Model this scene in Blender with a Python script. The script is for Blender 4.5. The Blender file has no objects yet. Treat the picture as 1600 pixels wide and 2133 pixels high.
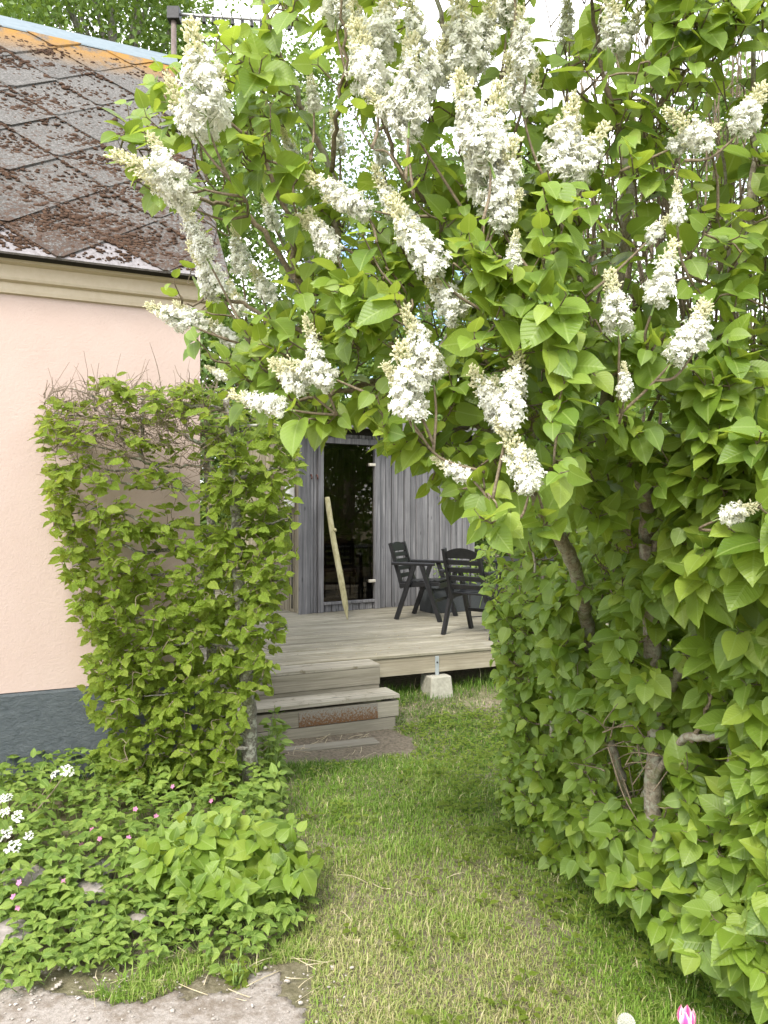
import bpy, bmesh, math, random
import numpy as np
from mathutils import Vector, Matrix

random.seed(7)
rng = np.random.default_rng(7)
scene = bpy.context.scene
col = scene.collection

# ------------------------------------------------------------------ camera
CAMH, HY, F = 1.62, 1066.0, 1600.0
cam_d = bpy.data.cameras.new('camera')
cam_d.sensor_fit = 'HORIZONTAL'; cam_d.sensor_width = 36; cam_d.lens = 36.0
cam_d.clip_start = 0.05; cam_d.clip_end = 2000
cam = bpy.data.objects.new('camera', cam_d); col.objects.link(cam)
cam.location = (0, 0, CAMH); cam.rotation_euler = (math.radians(90), 0, 0)
scene.camera = cam

def P(px, py, d):
    """photo pixel (1600 wide) at depth d (metres) -> world point"""
    return np.array([(px - 800) / F * d, d, CAMH - (py - HY) / F * d])

# ------------------------------------------------------------------ light
SUN_EL, SUN_AZ = math.radians(47), math.radians(203)     # azimuth from +Y, clockwise
world = bpy.data.worlds.new('World'); scene.world = world; world.use_nodes = True
wn = world.node_tree; wn.nodes.clear()
w_out = wn.nodes.new('ShaderNodeOutputWorld'); w_bg = wn.nodes.new('ShaderNodeBackground')
sky = wn.nodes.new('ShaderNodeTexSky'); sky.sky_type = 'NISHITA'; sky.sun_disc = False
sky.sun_elevation = SUN_EL; sky.sun_rotation = SUN_AZ
w_tc = wn.nodes.new('ShaderNodeTexCoord')
w_n = wn.nodes.new('ShaderNodeTexNoise'); w_n.inputs['Scale'].default_value = 2.6; w_n.inputs['Detail'].default_value = 6
w_r = wn.nodes.new('ShaderNodeValToRGB')
w_r.color_ramp.elements[0].position = 0.40; w_r.color_ramp.elements[1].position = 0.56
w_mix = wn.nodes.new('ShaderNodeMixRGB'); w_mix.inputs[2].default_value = (11.0, 11.0, 11.2, 1)
wn.links.new(w_tc.outputs['Generated'], w_n.inputs['Vector'])
wn.links.new(w_n.outputs['Fac'], w_r.inputs['Fac'])
wn.links.new(w_r.outputs['Color'], w_mix.inputs[0])
wn.links.new(sky.outputs[0], w_mix.inputs[1])
wn.links.new(w_mix.outputs[0], w_bg.inputs['Color'])
w_bg.inputs['Strength'].default_value = 0.12
wn.links.new(w_bg.outputs[0], w_out.inputs[0])

sun_d = bpy.data.lights.new('sun', 'SUN'); sun_d.energy = 1.5; sun_d.angle = math.radians(16)
sun_d.color = (1.0, 0.95, 0.87)
sun = bpy.data.objects.new('sun', sun_d); col.objects.link(sun)
sd = Vector((math.sin(SUN_AZ) * math.cos(SUN_EL), math.cos(SUN_AZ) * math.cos(SUN_EL), math.sin(SUN_EL)))
sun.rotation_euler = sd.to_track_quat('Z', 'Y').to_euler()
sun.location = (0, 0, 30)

scene.view_settings.view_transform = 'Standard'; scene.view_settings.look = 'None'
scene.view_settings.gamma = 1.0; scene.view_settings.use_curve_mapping = False
scene.view_settings.exposure = 1.65
scene.render.engine = 'CYCLES'
scene.cycles.max_bounces = 8; scene.cycles.transparent_max_bounces = 10

# ------------------------------------------------------------------ material helpers
class NT:
    def __init__(s, name):
        s.m = bpy.data.materials.new(name); s.m.use_nodes = True
        s.t = s.m.node_tree; s.t.nodes.clear()
        s.out = s.n('ShaderNodeOutputMaterial')
    def n(s, kind, **kw):
        nd = s.t.nodes.new(kind)
        for k, v in kw.items():
            if hasattr(nd, k) and k not in nd.inputs: setattr(nd, k, v)
            else: nd.inputs[k].default_value = v
        return nd
    def l(s, a, b): s.t.links.new(a, b)
    def coord(s, kind='Object', scale=(1, 1, 1), rand_shift=False):
        tc = s.n('ShaderNodeTexCoord'); mp = s.n('ShaderNodeMapping'); mp.inputs['Scale'].default_value = scale
        src = tc.outputs[kind]
        if rand_shift:
            oi = s.n('ShaderNodeObjectInfo'); ma = s.n('ShaderNodeVectorMath', operation='MULTIPLY_ADD')
            cb = s.n('ShaderNodeCombineXYZ')
            for k in range(3): s.l(oi.outputs['Random'], cb.inputs[k])
            ma.inputs[1].default_value = (17.3, 9.1, 5.7); s.l(cb.outputs[0], ma.inputs[0]); s.l(src, ma.inputs[2]); src = ma.outputs[0]
        s.l(src, mp.inputs['Vector']); return mp.outputs[0]
    def noise(s, vec, scale, detail=5, rough=0.6, dist=0.0):
        nd = s.n('ShaderNodeTexNoise', Scale=scale, Detail=detail, Roughness=rough, Distortion=dist); s.l(vec, nd.inputs['Vector']); return nd.outputs['Fac']
    def ramp(s, fac, stops):
        r = s.n('ShaderNodeValToRGB'); e = r.color_ramp.elements
        while len(e) < len(stops): e.new(0.5)
        for el, (p, c) in zip(e, stops):
            el.position = p; el.color = (c, c, c, 1) if isinstance(c, (int, float)) else (*c, 1)
        s.l(fac, r.inputs['Fac']); return r.outputs['Color']
    def mix(s, fac, a, b, mode='MIX'):
        m = s.n('ShaderNodeMixRGB', blend_type=mode)
        for i, v in ((0, fac), (1, a), (2, b)):
            if hasattr(v, 'links'): s.l(v, m.inputs[i])
            else: m.inputs[i].default_value = v if i == 0 else (*v, 1)
        return m.outputs[0]
    def math(s, op, a, b=0.0, clamp=False):
        m = s.n('ShaderNodeMath', operation=op); m.use_clamp = clamp
        for i, v in ((0, a), (1, b)):
            if hasattr(v, 'links'): s.l(v, m.inputs[i])
            else: m.inputs[i].default_value = v
        return m.outputs[0]
    def bump(s, h, strength=0.5, dist=0.01):
        b = s.n('ShaderNodeBump', Strength=strength, Distance=dist); s.l(h, b.inputs['Height']); return b.outputs[0]
    def bsdf(s, color, rough=0.8, normal=None, spec=0.3, metal=0.0):
        p = s.n('ShaderNodeBsdfPrincipled')
        if hasattr(color, 'links'): s.l(color, p.inputs['Base Color'])
        else: p.inputs['Base Color'].default_value = (*color, 1)
        if hasattr(rough, 'links'): s.l(rough, p.inputs['Roughness'])
        else: p.inputs['Roughness'].default_value = rough
        p.inputs['Specular IOR Level'].default_value = spec; p.inputs['Metallic'].default_value = metal
        if normal is not None: s.l(normal, p.inputs['Normal'])
        return p.outputs[0]
    def done(s, sh): s.l(sh, s.out.inputs['Surface']); return s.m

def rnd_attr(t):
    """per-leaf random: mesh attribute 'rnd' (joined leaves) + object random (single leaves)"""
    a = t.n('ShaderNodeAttribute', attribute_name='rnd'); oi = t.n('ShaderNodeObjectInfo')
    return t.math('FRACT', t.math('ADD', a.outputs['Fac'], oi.outputs['Random']))

def leaf_mat(name, cols, trans, tf=0.35, rough=0.42, veins=0.0, vein_n=9, spec=0.35):
    t = NT(name); r = rnd_attr(t)
    c = t.ramp(r, [(i / (len(cols) - 1), k) for i, k in enumerate(cols)])
    uv = t.n('ShaderNodeUVMap'); uv.uv_map = 'uv'
    sp = t.n('ShaderNodeSeparateXYZ'); t.l(uv.outputs[0], sp.inputs[0])
    au = t.math('ABSOLUTE', t.math('SUBTRACT', sp.outputs[0], 0.5))
    mid = t.math('LESS_THAN', au, 0.02)
    nz = t.noise(t.coord('Object'), 38, 3)
    c = t.mix(0.35, c, t.ramp(nz, [(0.3, (0.45, 0.45, 0.45)), (0.7, (1.0, 1.0, 1.0))]), 'MULTIPLY')
    c = t.mix(t.math('MULTIPLY', mid, 0.45), c, (0.36, 0.46, 0.14))
    ph = t.math('SUBTRACT', t.math('MULTIPLY', sp.outputs[1], vein_n * 6.283), t.math('MULTIPLY', au, vein_n * 4.6))
    sv = t.math('SINE', ph)
    vh = t.math('ABSOLUTE', sv) if veins > 0.5 else t.math('POWER', t.math('ABSOLUTE', t.math('COSINE', t.math('MULTIPLY', ph, 0.5))), 14.0)
    nb = t.bump(t.math('ADD', vh, t.math('MULTIPLY', nz, 0.6)), max(veins, 0.25), 0.004)
    s1 = t.bsdf(c, rough, nb, spec)
    tr = t.n('ShaderNodeBsdfTranslucent'); t.l(t.mix(0.6, c, trans), tr.inputs[0])
    mx = t.n('ShaderNodeMixShader'); mx.inputs[0].default_value = tf
    t.l(s1, mx.inputs[1]); t.l(tr.outputs[0], mx.inputs[2])
    return t.done(mx.outputs[0])

def wood_mat(name, axis, dark, mid, light, rough=0.85, stain=None, fine=55, green=None):
    sc = [fine, fine, fine]; sc[axis] = 1.6
    t = NT(name); v = t.coord('Object', tuple(sc), True); v2 = t.coord('Object', (1, 1, 1), True)
    g = t.noise(v, 1.0, 6, 0.65, 0.6)
    g2 = t.noise(t.coord('Object', tuple(q * .32 for q in sc), True), 1.0, 4, 0.6, 0.4)
    g = t.mix(0.4, g, g2)
    c = t.ramp(g, [(0.36, dark), (0.5, mid), (0.62, light)])
    big = t.noise(v2, 2.2, 4)
    c = t.mix(t.math('MULTIPLY', t.ramp(big, [(0.35, 0.0), (0.7, 1.0)]), 0.45), c, dark)
    oi = t.n('ShaderNodeObjectInfo')
    c = t.mix(0.6, c, t.ramp(oi.outputs['Random'], [(0, 0.5), (1, 1.0)]), 'MULTIPLY')
    # knots
    sk = [9, 9, 9]; sk[axis] = 3.2
    vo = t.n('ShaderNodeTexVoronoi', Scale=1.0); t.l(t.coord('Object', tuple(sk), True), vo.inputs['Vector'])
    c = t.mix(t.ramp(vo.outputs['Distance'], [(0.05, 0.75), (0.13, 0.0)]), c, tuple(x * 0.45 for x in dark))
    if stain: c = t.mix(t.ramp(t.noise(v2, 9, 6, 0.75), [(0.56, 0.0), (0.66, 0.85)]), c, stain)
    if green: c = t.mix(t.ramp(t.noise(v2, 5, 5, 0.7), [(0.45, 0.0), (0.7, 0.7)]), c, green)
    nb = t.bump(g, 0.7, 0.004)
    return t.done(t.bsdf(c, rough, nb, 0.25))

def plain_mat(name, c1, c2, scale=30, rough=0.7, bump=0.3, bd=0.003, metal=0.0, spec=0.3):
    t = NT(name); v = t.coord('Object'); n = t.noise(v, scale, 6, 0.65)
    return t.done(t.bsdf(t.ramp(n, [(0.3, c1), (0.7, c2)]), rough, t.bump(n, bump, bd), spec, metal))

M = {}
M['lilac_leaf'] = leaf_mat('lilac_leaf', [(0.10, 0.18, 0.022), (0.22, 0.33, 0.04), (0.155, 0.25, 0.038), (0.33, 0.43, 0.065)], (0.54, 0.65, 0.06), 0.42, 0.42, spec=0.5)
M['hedge_leaf'] = leaf_mat('hedge_leaf', [(0.19, 0.29, 0.03), (0.32, 0.44, 0.055), (0.25, 0.37, 0.045), (0.41, 0.51, 0.09)], (0.60, 0.70, 0.09), 0.45, 0.5, 0.9, 9)
M['bed_leaf'] = leaf_mat('bed_leaf', [(0.10, 0.175, 0.025), (0.17, 0.265, 0.04), (0.24, 0.33, 0.06)], (0.40, 0.50, 0.06), 0.33, 0.55, 0.4, 6)
M['birch_leaf'] = leaf_mat('birch_leaf', [(0.06, 0.12, 0.02), (0.11, 0.19, 0.03), (0.16, 0.24, 0.05)], (0.30, 0.42, 0.05), 0.33, 0.5)
M['grass'] = leaf_mat('grass', [(0.09, 0.17, 0.02), (0.15, 0.26, 0.035), (0.22, 0.31, 0.06), (0.36, 0.35, 0.13), (0.48, 0.42, 0.23)], (0.36, 0.46, 0.08), 0.3, 0.6)

def petal_mat(name, c, trans):
    t = NT(name); s1 = t.bsdf(c, 0.6, None, 0.2)
    tr = t.n('ShaderNodeBsdfTranslucent'); tr.inputs[0].default_value = (*trans, 1)
    mx = t.n('ShaderNodeMixShader'); mx.inputs[0].default_value = 0.34
    t.l(s1, mx.inputs[1]); t.l(tr.outputs[0], mx.inputs[2]); return t.done(mx.outputs[0])
M['petal'] = petal_mat('white_petal', (0.90, 0.895, 0.82), (0.88, 0.88, 0.78))
M['bud'] = petal_mat('cream_bud', (0.80, 0.77, 0.54), (0.76, 0.75, 0.50))
M['stalk'] = plain_mat('green_stalk', (0.12, 0.20, 0.04), (0.20, 0.28, 0.07), 40, 0.6)
M['pink'] = petal_mat('pink_petal', (0.70, 0.27, 0.47), (0.65, 0.27, 0.42))
M['tulip'] = petal_mat('tulip_petal', (0.78, 0.10, 0.30), (0.8, 0.2, 0.35))

def bark_mat(name, c1, c2, c3, scale=60, lichen=None):
    t = NT(name); v = t.coord('Object'); n = t.noise(v, scale, 7, 0.7)
    c = t.ramp(n, [(0.3, c1), (0.5, c2), (0.72, c3)])
    if lichen:
        c = t.mix(t.ramp(t.noise(v, 28, 5, 0.7), [(0.5, 0.0), (0.58, 0.85)]), c, lichen)
        c = t.mix(t.ramp(t.noise(v, 9, 4, 0.6), [(0.55, 0.0), (0.68, 0.6)]), c, (0.16, 0.19, 0.06))
    return t.done(t.bsdf(c, 0.9, t.bump(n, 0.8, 0.004), 0.2))
M['lilac_bark'] = bark_mat('lilac_bark', (0.10, 0.085, 0.06), (0.24, 0.20, 0.15), (0.38, 0.34, 0.27), 70, (0.33, 0.33, 0.26))
M['twig'] = bark_mat('twig_bark', (0.10, 0.075, 0.05), (0.19, 0.15, 0.10), (0.30, 0.25, 0.18), 120)
M['hedge_bark'] = bark_mat('hedge_bark', (0.07, 0.062, 0.05), (0.16, 0.145, 0.12), (0.26, 0.24, 0.20), 80, (0.40, 0.40, 0.34))
M['hedge_twig'] = bark_mat('hedge_twig', (0.12, 0.09, 0.06), (0.21, 0.165, 0.12), (0.31, 0.26, 0.20), 120)
M['birch_bark'] = bark_mat('birch_bark', (0.07, 0.06, 0.05), (0.25, 0.23, 0.20), (0.45, 0.43, 0.40), 12)

# ------------------------------------------------------------------ object helpers
def tag(o, label=None, cat=None, group=None, kind=None):
    for k, v in (('label', label), ('category', cat), ('group', group), ('kind', kind)):
        if v: o[k] = v
    return o
def link(name, me, parent=None):
    o = bpy.data.objects.new(name, me); col.objects.link(o)
    if parent is not None: o.parent = parent
    return o
def empty(name, loc=(0, 0, 0), rz=0.0):
    o = bpy.data.objects.new(name, None); col.objects.link(o)
    o.empty_display_size = 0.1; o.location = loc; o.rotation_euler = (0, 0, rz); return o

def np_mesh(name, verts, faces, mat, uv=None, rnd=None, smooth=False, mat_idx=None):
    """faces: (N,k) int array, constant k. uv per vertex, rnd per vertex"""
    verts = np.asarray(verts, np.float32); faces = np.asarray(faces, np.int32)
    k = faces.shape[1]; me = bpy.data.meshes.new(name)
    me.vertices.add(len(verts)); me.vertices.foreach_set('co', verts.ravel())
    me.loops.add(faces.size); me.loops.foreach_set('vertex_index', faces.ravel())
    me.polygons.add(len(faces)); me.polygons.foreach_set('loop_start', np.arange(0, faces.size, k, dtype=np.int32))
    me.polygons.foreach_set('use_smooth', np.full(len(faces), smooth))
    for m in (mat if isinstance(mat, (list, tuple)) else [mat]): me.materials.append(m)
    if mat_idx is not None: me.polygons.foreach_set('material_index', np.asarray(mat_idx, np.int32))
    if uv is not None:
        u = me.uv_layers.new(name='uv'); u.data.foreach_set('uv', np.asarray(uv, np.float32)[faces.ravel()].ravel())
    if rnd is not None:
        a = me.attributes.new('rnd', 'FLOAT', 'POINT'); a.data.foreach_set('value', np.asarray(rnd, np.float32))
    me.update(calc_edges=True); me.validate(); return me

class Tubes:
    """collects tapered tubes; builds one mesh"""
    def __init__(s): s.v = []; s.f = []; s.n = 0
    def add(s, pts, rad, sides=6, cap=True):
        pts = np.asarray(pts, float); m = len(pts)
        rad = np.full(m, rad) if np.isscalar(rad) else np.asarray(rad, float)
        tan = np.gradient(pts, axis=0); tan /= np.linalg.norm(tan, axis=1)[:, None] + 1e-9
        up = np.array([0, 0, 1.0]) if abs(tan[0][2]) < 0.8 else np.array([1.0, 0, 0])
        a = np.linspace(0, 2 * np.pi, sides, endpoint=False); rings = []
        for i in range(m):
            x = np.cross(tan[i], up); x /= np.linalg.norm(x) + 1e-9; up = np.cross(x, tan[i])
            rings.append(pts[i] + rad[i] * (np.cos(a)[:, None] * x + np.sin(a)[:, None] * up))
        V = np.concatenate(rings); jj = np.arange(sides); kk = (jj + 1) % sides; ii = (np.arange(m - 1) * sides)[:, None]
        fs = np.stack([ii + jj, ii + kk, ii + sides + kk, ii + sides + jj], -1).reshape(-1, 4)
        if cap:
            for r0, flip in ((0, True), ((m - 1) * sides, False)):
                c = np.full(sides, len(V)); V = np.vstack([V, pts[0 if r0 == 0 else -1]])
                a_, b_ = (r0 + kk, r0 + jj) if flip else (r0 + jj, r0 + kk)
                fs = np.vstack([fs, np.stack([a_, b_, c, c], -1)])
        s.v.append(V); s.f.append(fs + s.n); s.n += len(V)
    def mesh(s, name, mat, smooth=True):
        V = np.concatenate(s.v); Q = np.concatenate(s.f)
        # quads -> triangles (degenerate caps dropped)
        T = np.concatenate([Q[:, [0, 1, 2]], Q[Q[:, 2] != Q[:, 3]][:, [0, 2, 3]]])
        return np_mesh(name, V, T, mat, smooth=smooth)

def smooth_path(pts, n=6, jitter=0.0):
    """Catmull-Rom through pts"""
    pts = [np.asarray(p, float) for p in pts]; q = [2 * pts[0] - pts[1]] + pts + [2 * pts[-1] - pts[-2]]; out = []
    for i in range(1, len(q) - 2):
        for k in range(n):
            t = k / n; a, b, c, d = q[i - 1], q[i], q[i + 1], q[i + 2]
            out.append(0.5 * (2 * b + (c - a) * t + (2 * a - 5 * b + 4 * c - d) * t * t + (3 * b - a - 3 * c + d) * t ** 3))
    out.append(pts[-1]); out = np.array(out)
    if jitter: out[1:-1] += rng.normal(0, jitter, out[1:-1].shape)
    return out

def box(name, x, y, z, mat, parent=None, bevel=0.003, taper=None):
    bm = bmesh.new(); bmesh.ops.create_cube(bm, size=1)
    for v in bm.verts:
        v.co = Vector((x[0] + (v.co.x + .5) * (x[1] - x[0]), y[0] + (v.co.y + .5) * (y[1] - y[0]), z[0] + (v.co.z + .5) * (z[1] - z[0])))
    if bevel: bmesh.ops.bevel(bm, geom=bm.edges[:], offset=bevel, segments=1, affect='EDGES')
    me = bpy.data.meshes.new(name); bm.to_mesh(me); bm.free(); me.materials.append(mat)
    return link(name, me, parent)

def bar_bm(bm, a, b, w, h, up=(0, 0, 1)):
    """rectangular bar from a to b added to a bmesh"""
    a, b = Vector(a), Vector(b); d = (b - a); L = d.length; d.normalize()
    x = d.cross(Vector(up)).normalized(); u = x.cross(d)
    r = bmesh.ops.create_cube(bm, size=1)
    for v in r['verts']:
        c = v.co.copy(); v.co = a + d * ((c.y + .5) * L) + x * (c.x * w) + u * (c.z * h)
def bar(name, a, b, w, h, mat, parent, up=(0, 0, 1), bevel=0.003):
    bm = bmesh.new(); bar_bm(bm, a, b, w, h, up)
    if bevel: bmesh.ops.bevel(bm, geom=bm.edges[:], offset=bevel, segments=1, affect='EDGES')
    me = bpy.data.meshes.new(name); bm.to_mesh(me); bm.free(); me.materials.append(mat); return link(name, me, parent)

def in_poly(px, py, poly):
    p = np.asarray(poly, float); x, y = np.asarray(px, float), np.asarray(py, float)
    c = np.zeros(x.shape, bool); j = len(p) - 1
    for i in range(len(p)):
        cond = ((p[i, 1] > y) != (p[j, 1] > y)) & (x < (p[j, 0] - p[i, 0]) * (y - p[i, 1]) / (p[j, 1] - p[i, 1] + 1e-12) + p[i, 0])
        c ^= cond; j = i
    return c

# ------------------------------------------------------------------ ground
def fbm(x, y, s=1.0, seed=0):
    r = np.random.default_rng(seed); v = np.zeros_like(x)
    for k in range(5):
        for _ in range(3):
            a = r.uniform(0, 6.283); f = s * 2 ** k * r.uniform(.7, 1.3); ph = r.uniform(0, 6.283)
            v += np.sin((x * np.cos(a) + y * np.sin(a)) * f + ph) * 0.5 ** k / 3
    return v
def sst(a, b, x):
    t = np.clip((x - a) / (b - a), 0, 1); return t * t * (3 - 2 * t)
def gz(x, y):
    x = np.asarray(x, float); y = np.asarray(y, float)
    dip = -0.10 * sst(4.6, 5.6, y) * (1 - sst(6.1, 6.7, y - 0.42 * x))
    return dip + 0.012 * fbm(x, y, 2.3, 3) * sst(60, 20, np.abs(x) + y)

t = NT('ground_soil'); v = t.coord('Object')
n1 = t.noise(v, 26, 8, 0.72); n2 = t.noise(v, 1.6, 5, 0.6)
c = t.ramp(n1, [(0.28, (0.06, 0.05, 0.03)), (0.5, (0.17, 0.145, 0.095)), (0.75, (0.33, 0.29, 0.21))])
c = t.mix(t.ramp(n2, [(0.4, 0.0), (0.6, 0.4)]), c, (0.13, 0.14, 0.05))
M['soil'] = t.done(t.bsdf(c, 0.95, t.bump(n1, 0.8, 0.02), 0.15))
gx = np.concatenate([[-300, -80, -25, -9], np.linspace(-4, 4, 100), [9, 25, 80, 300]])
gy = np.concatenate([[-300, -60, -10, -2], np.linspace(0, 9, 110), [14, 30, 90, 400]])
X, Y = np.meshgrid(gx, gy); nxg, nyg = len(gx), len(gy)
idx = np.arange(nxg * nyg).reshape(nyg, nxg)
Q = np.stack([idx[:-1, :-1], idx[:-1, 1:], idx[1:, 1:], idx[1:, :-1]], -1).reshape(-1, 4)
tag(link('ground', np_mesh('ground', np.stack([X.ravel(), Y.ravel(), gz(X, Y).ravel()], 1), Q, M['soil'], smooth=True)), 'lawn soil with thin dry grass under the garden', 'ground', kind='structure')

# worn concrete path, bottom left
def ragged_sheet(name, fn_in, x0, x1, y0, y1, step, dz, mat):
    xs = np.arange(x0, x1, step); ys = np.arange(y0, y1, step); X, Y = np.meshgrid(xs, ys); n = len(xs)
    keep = fn_in(X, Y); Z = gz(X, Y) + dz * 1.0
    Z = np.where(keep, Z, gz(X, Y) - 0.02)
    idx = np.arange(X.size).reshape(X.shape)
    q = np.stack([idx[:-1, :-1], idx[:-1, 1:], idx[1:, 1:], idx[1:, :-1]], -1).reshape(-1, 4)
    kk = keep.ravel(); q = q[kk[q].any(1)]
    return link(name, np_mesh(name, np.stack([X.ravel(), Y.ravel(), Z.ravel()], 1), q, mat, smooth=True))
def path_in(X, Y):
    e = fbm(X, Y, 5.0, 11)
    return (Y < 2.64 + 0.15 * e + 0.05 * fbm(X, Y, 28, 12)) & (X < -0.34 + 0.14 * e + 0.05 * fbm(X, Y, 25, 13))
t = NT('worn_concrete'); v = t.coord('Object')
n1 = t.noise(v, 90, 6, 0.75); n2 = t.noise(v, 4.5, 6, 0.7); n3 = t.noise(v, 30, 5, 0.7)
c = t.ramp(n1, [(0.3, (0.24, 0.21, 0.18)), (0.6, (0.37, 0.33, 0.29)), (0.8, (0.48, 0.445, 0.40))])
c = t.mix(t.ramp(t.mix(0.4, n2, n3), [(0.46, 0.0), (0.58, 0.8)]), c, (0.17, 0.135, 0.10))
M['concrete_path'] = t.done(t.bsdf(c, 0.95, t.bump(t.mix(0.5, n1, n3), 0.9, 0.012), 0.15))
tag(ragged_sheet('path', path_in, -3.5, 0.2, 0.0, 2.95, 0.014, 0.008, M['concrete_path']), 'worn pale concrete path in front of the planting', 'path', kind='structure')
# bare earth in front of the steps
UA = math.radians(24); UX = np.array([math.sin(math.radians(66)), math.cos(math.radians(66))]); UN = np.array([-UX[1], UX[0]])

# ------------------------------------------------------------------ house
t = NT('pink_stucco'); v = t.coord('Object'); n1 = t.noise(v, 55, 8, 0.7); n2 = t.noise(v, 2.0, 5)
c = t.ramp(n2, [(0.3, (0.455, 0.350, 0.300)), (0.7, (0.485, 0.383, 0.335))])
c = t.mix(t.ramp(t.noise(v, 6, 7, 0.75), [(0.60, 0.0), (0.8, 0.35)]), c, (0.42, 0.315, 0.26))
M['stucco'] = t.done(t.bsdf(c, 0.92, t.bump(t.mix(0.3, n1, t.noise(v, 24, 7, 0.8)), 0.5, 0.010), 0.15))
t = NT('grey_plinth'); v = t.coord('Object', (1, 1, 1.8)); n1 = t.noise(v, 16, 9, 0.78, 0.25)
c = t.ramp(n1, [(0.3, (0.085, 0.102, 0.11)), (0.7, (0.155, 0.175, 0.183))])
M['plinth'] = t.done(t.bsdf(c, 0.9, t.bump(n1, 1.0, 0.04), 0.2))
t = NT('cream_cornice'); v = t.coord('Object'); n1 = t.noise(v, 20, 6, 0.7)
M['cornice'] = t.done(t.bsdf(t.ramp(n1, [(0.3, (0.44, 0.365, 0.26)), (0.7, (0.49, 0.415, 0.31))]), 0.8, t.bump(n1, 0.2, 0.004), 0.2))
t = NT('zinc'); v = t.coord('Object', (1, 3, 3)); n1 = t.noise(v, 10, 6, 0.7)
M['zinc'] = t.done(t.bsdf(t.ramp(n1, [(0.3, (0.155, 0.195, 0.215)), (0.68, (0.21, 0.25, 0.265)), (0.76, (0.31, 0.34, 0.34))]), 0.5, t.bump(n1, 0.1, 0.003), 0.4, 0.3))

PITCH = math.radians(50); EAVE_Z = 3.09; HX0, HX1 = -5.0, 1.16; RX1 = 1.30
house = empty('house', (-2.25, 4.5, 0), UA)
tag(house, 'pink stucco cottage with grey plinth and mossy diamond tiled roof', 'house')
HD = 3.7                                      # house depth
RUN = 2.11; SL = RUN / math.cos(PITCH); RIDGE_Z = EAVE_Z + RUN * math.tan(PITCH)
EY = -0.14                                    # eave overhang
def gable_prism(name, mat):
    bm = bmesh.new(); yr = EY + RUN
    prof = [(0, 0.555), (HD, 0.555), (HD, EAVE_Z), (yr, RIDGE_Z - 0.12), (0.0, EAVE_Z + 0.03)]
    vs = [[bm.verts.new((x, y, z)) for y, z in prof] for x in (HX0, HX1)]
    n = len(prof)
    for i in range(n): bm.faces.new((vs[0][i], vs[0][(i + 1) % n], vs[1][(i + 1) % n], vs[1][i]))
    bm.faces.new(vs[0][::-1]); bm.faces.new(vs[1]); bmesh.ops.recalc_face_normals(bm, faces=bm.faces)
    me = bpy.data.meshes.new(name); bm.to_mesh(me); bm.free(); me.materials.append(mat); return link(name, me, house)
gable_prism('wall', M['stucco'])
box('plinth', (HX0 - .0, HX1 + .015), (-0.018, HD + .02), (-0.35, 0.55), M['plinth'], house, 0.012)
def profile_x(name, prof, x0, x1, mat, parent):
    bm = bmesh.new(); vs = [[bm.verts.new((x, y, z)) for y, z in prof] for x in (x0, x1)]; n = len(prof)
    for i in range(n): bm.faces.new((vs[0][i], vs[0][(i + 1) % n], vs[1][(i + 1) % n], vs[1][i]))
    bm.faces.new(vs[0][::-1]); bm.faces.new(vs[1]); bmesh.ops.recalc_face_normals(bm, faces=bm.faces)
    me = bpy.data.meshes.new(name); bm.to_mesh(me); bm.free(); me.materials.append(mat); return link(name, me, parent)
E = EAVE_Z
profile_x('cornice', [(0.002, E - .19), (-.020, E - .185), (-.024, E - .165), (-.024, E - .125), (-.050, E - .115), (-.055, E - .10), (-.055, E - .03), (-.085, E - .018), (-.09, E + .0), (-.09, E + .028), (0.002, E + .10)], HX0, HX1 + .05, M['cornice'], house)
# roof: slab + diamond tiles
def rp(x, s, n=0.0):
    """roof coordinates: x along eave, s up the slope, n along the normal"""
    return Vector((x, EY + s * math.cos(PITCH) - n * math.sin(PITCH), EAVE_Z + s * math.sin(PITCH) + n * math.cos(PITCH)))
t = NT('mossy_slate'); gpos = t.n('ShaderNodeTexCoord').outputs['Object']
n_f = t.noise(gpos, 60, 6, 0.75); n_m = t.noise(gpos, 7.5, 8, 0.78); n_s = t.noise(gpos, 38, 5, 0.7)
c = t.ramp(n_f, [(0.3, (0.07, 0.066, 0.060)), (0.5, (0.135, 0.128, 0.118)), (0.68, (0.25, 0.24, 0.225))])
oi = t.n('ShaderNodeObjectInfo'); c = t.mix(0.35, c, t.ramp(oi.outputs['Random'], [(0, 0.6), (1, 1.0)]), 'MULTIPLY')
sz = t.n('ShaderNodeSeparateXYZ'); t.l(gpos, sz.inputs[0])
low = t.n('ShaderNodeMapRange'); t.l(sz.outputs[2], low.inputs[0]); low.inputs[1].default_value = 3.1; low.inputs[2].default_value = 5.3; low.inputs[3].default_value = 0.075; low.inputs[4].default_value = -0.12
mm = t.math('ADD', t.mix(0.66, n_m, n_s), low.outputs[0])
c = t.mix(t.ramp(mm, [(0.52, 0.0), (0.57, 0.85)]), c, t.ramp(n_s, [(0.35, (0.032, 0.020, 0.014)), (0.65, (0.095, 0.060, 0.042))]))
top = t.n('ShaderNodeMapRange'); t.l(sz.outputs[2], top.inputs[0]); top.inputs[1].default_value = 5.15; top.inputs[2].default_value = 5.50
oran = t.math('MULTIPLY', top.outputs[0], t.ramp(t.noise(gpos, 5, 5, 0.7), [(0.36, 0.0), (0.50, 1.0)]))
c = t.mix(oran, c, (0.30, 0.165, 0.045))
M['slate'] = t.done(t.bsdf(c, 0.95, t.bump(t.mix(0.5, n_f, mm), 0.9, 0.015), 0.15))
t = NT('pale_slate'); v = t.coord('Object'); n1 = t.noise(v, 40, 7, 0.75)
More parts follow.
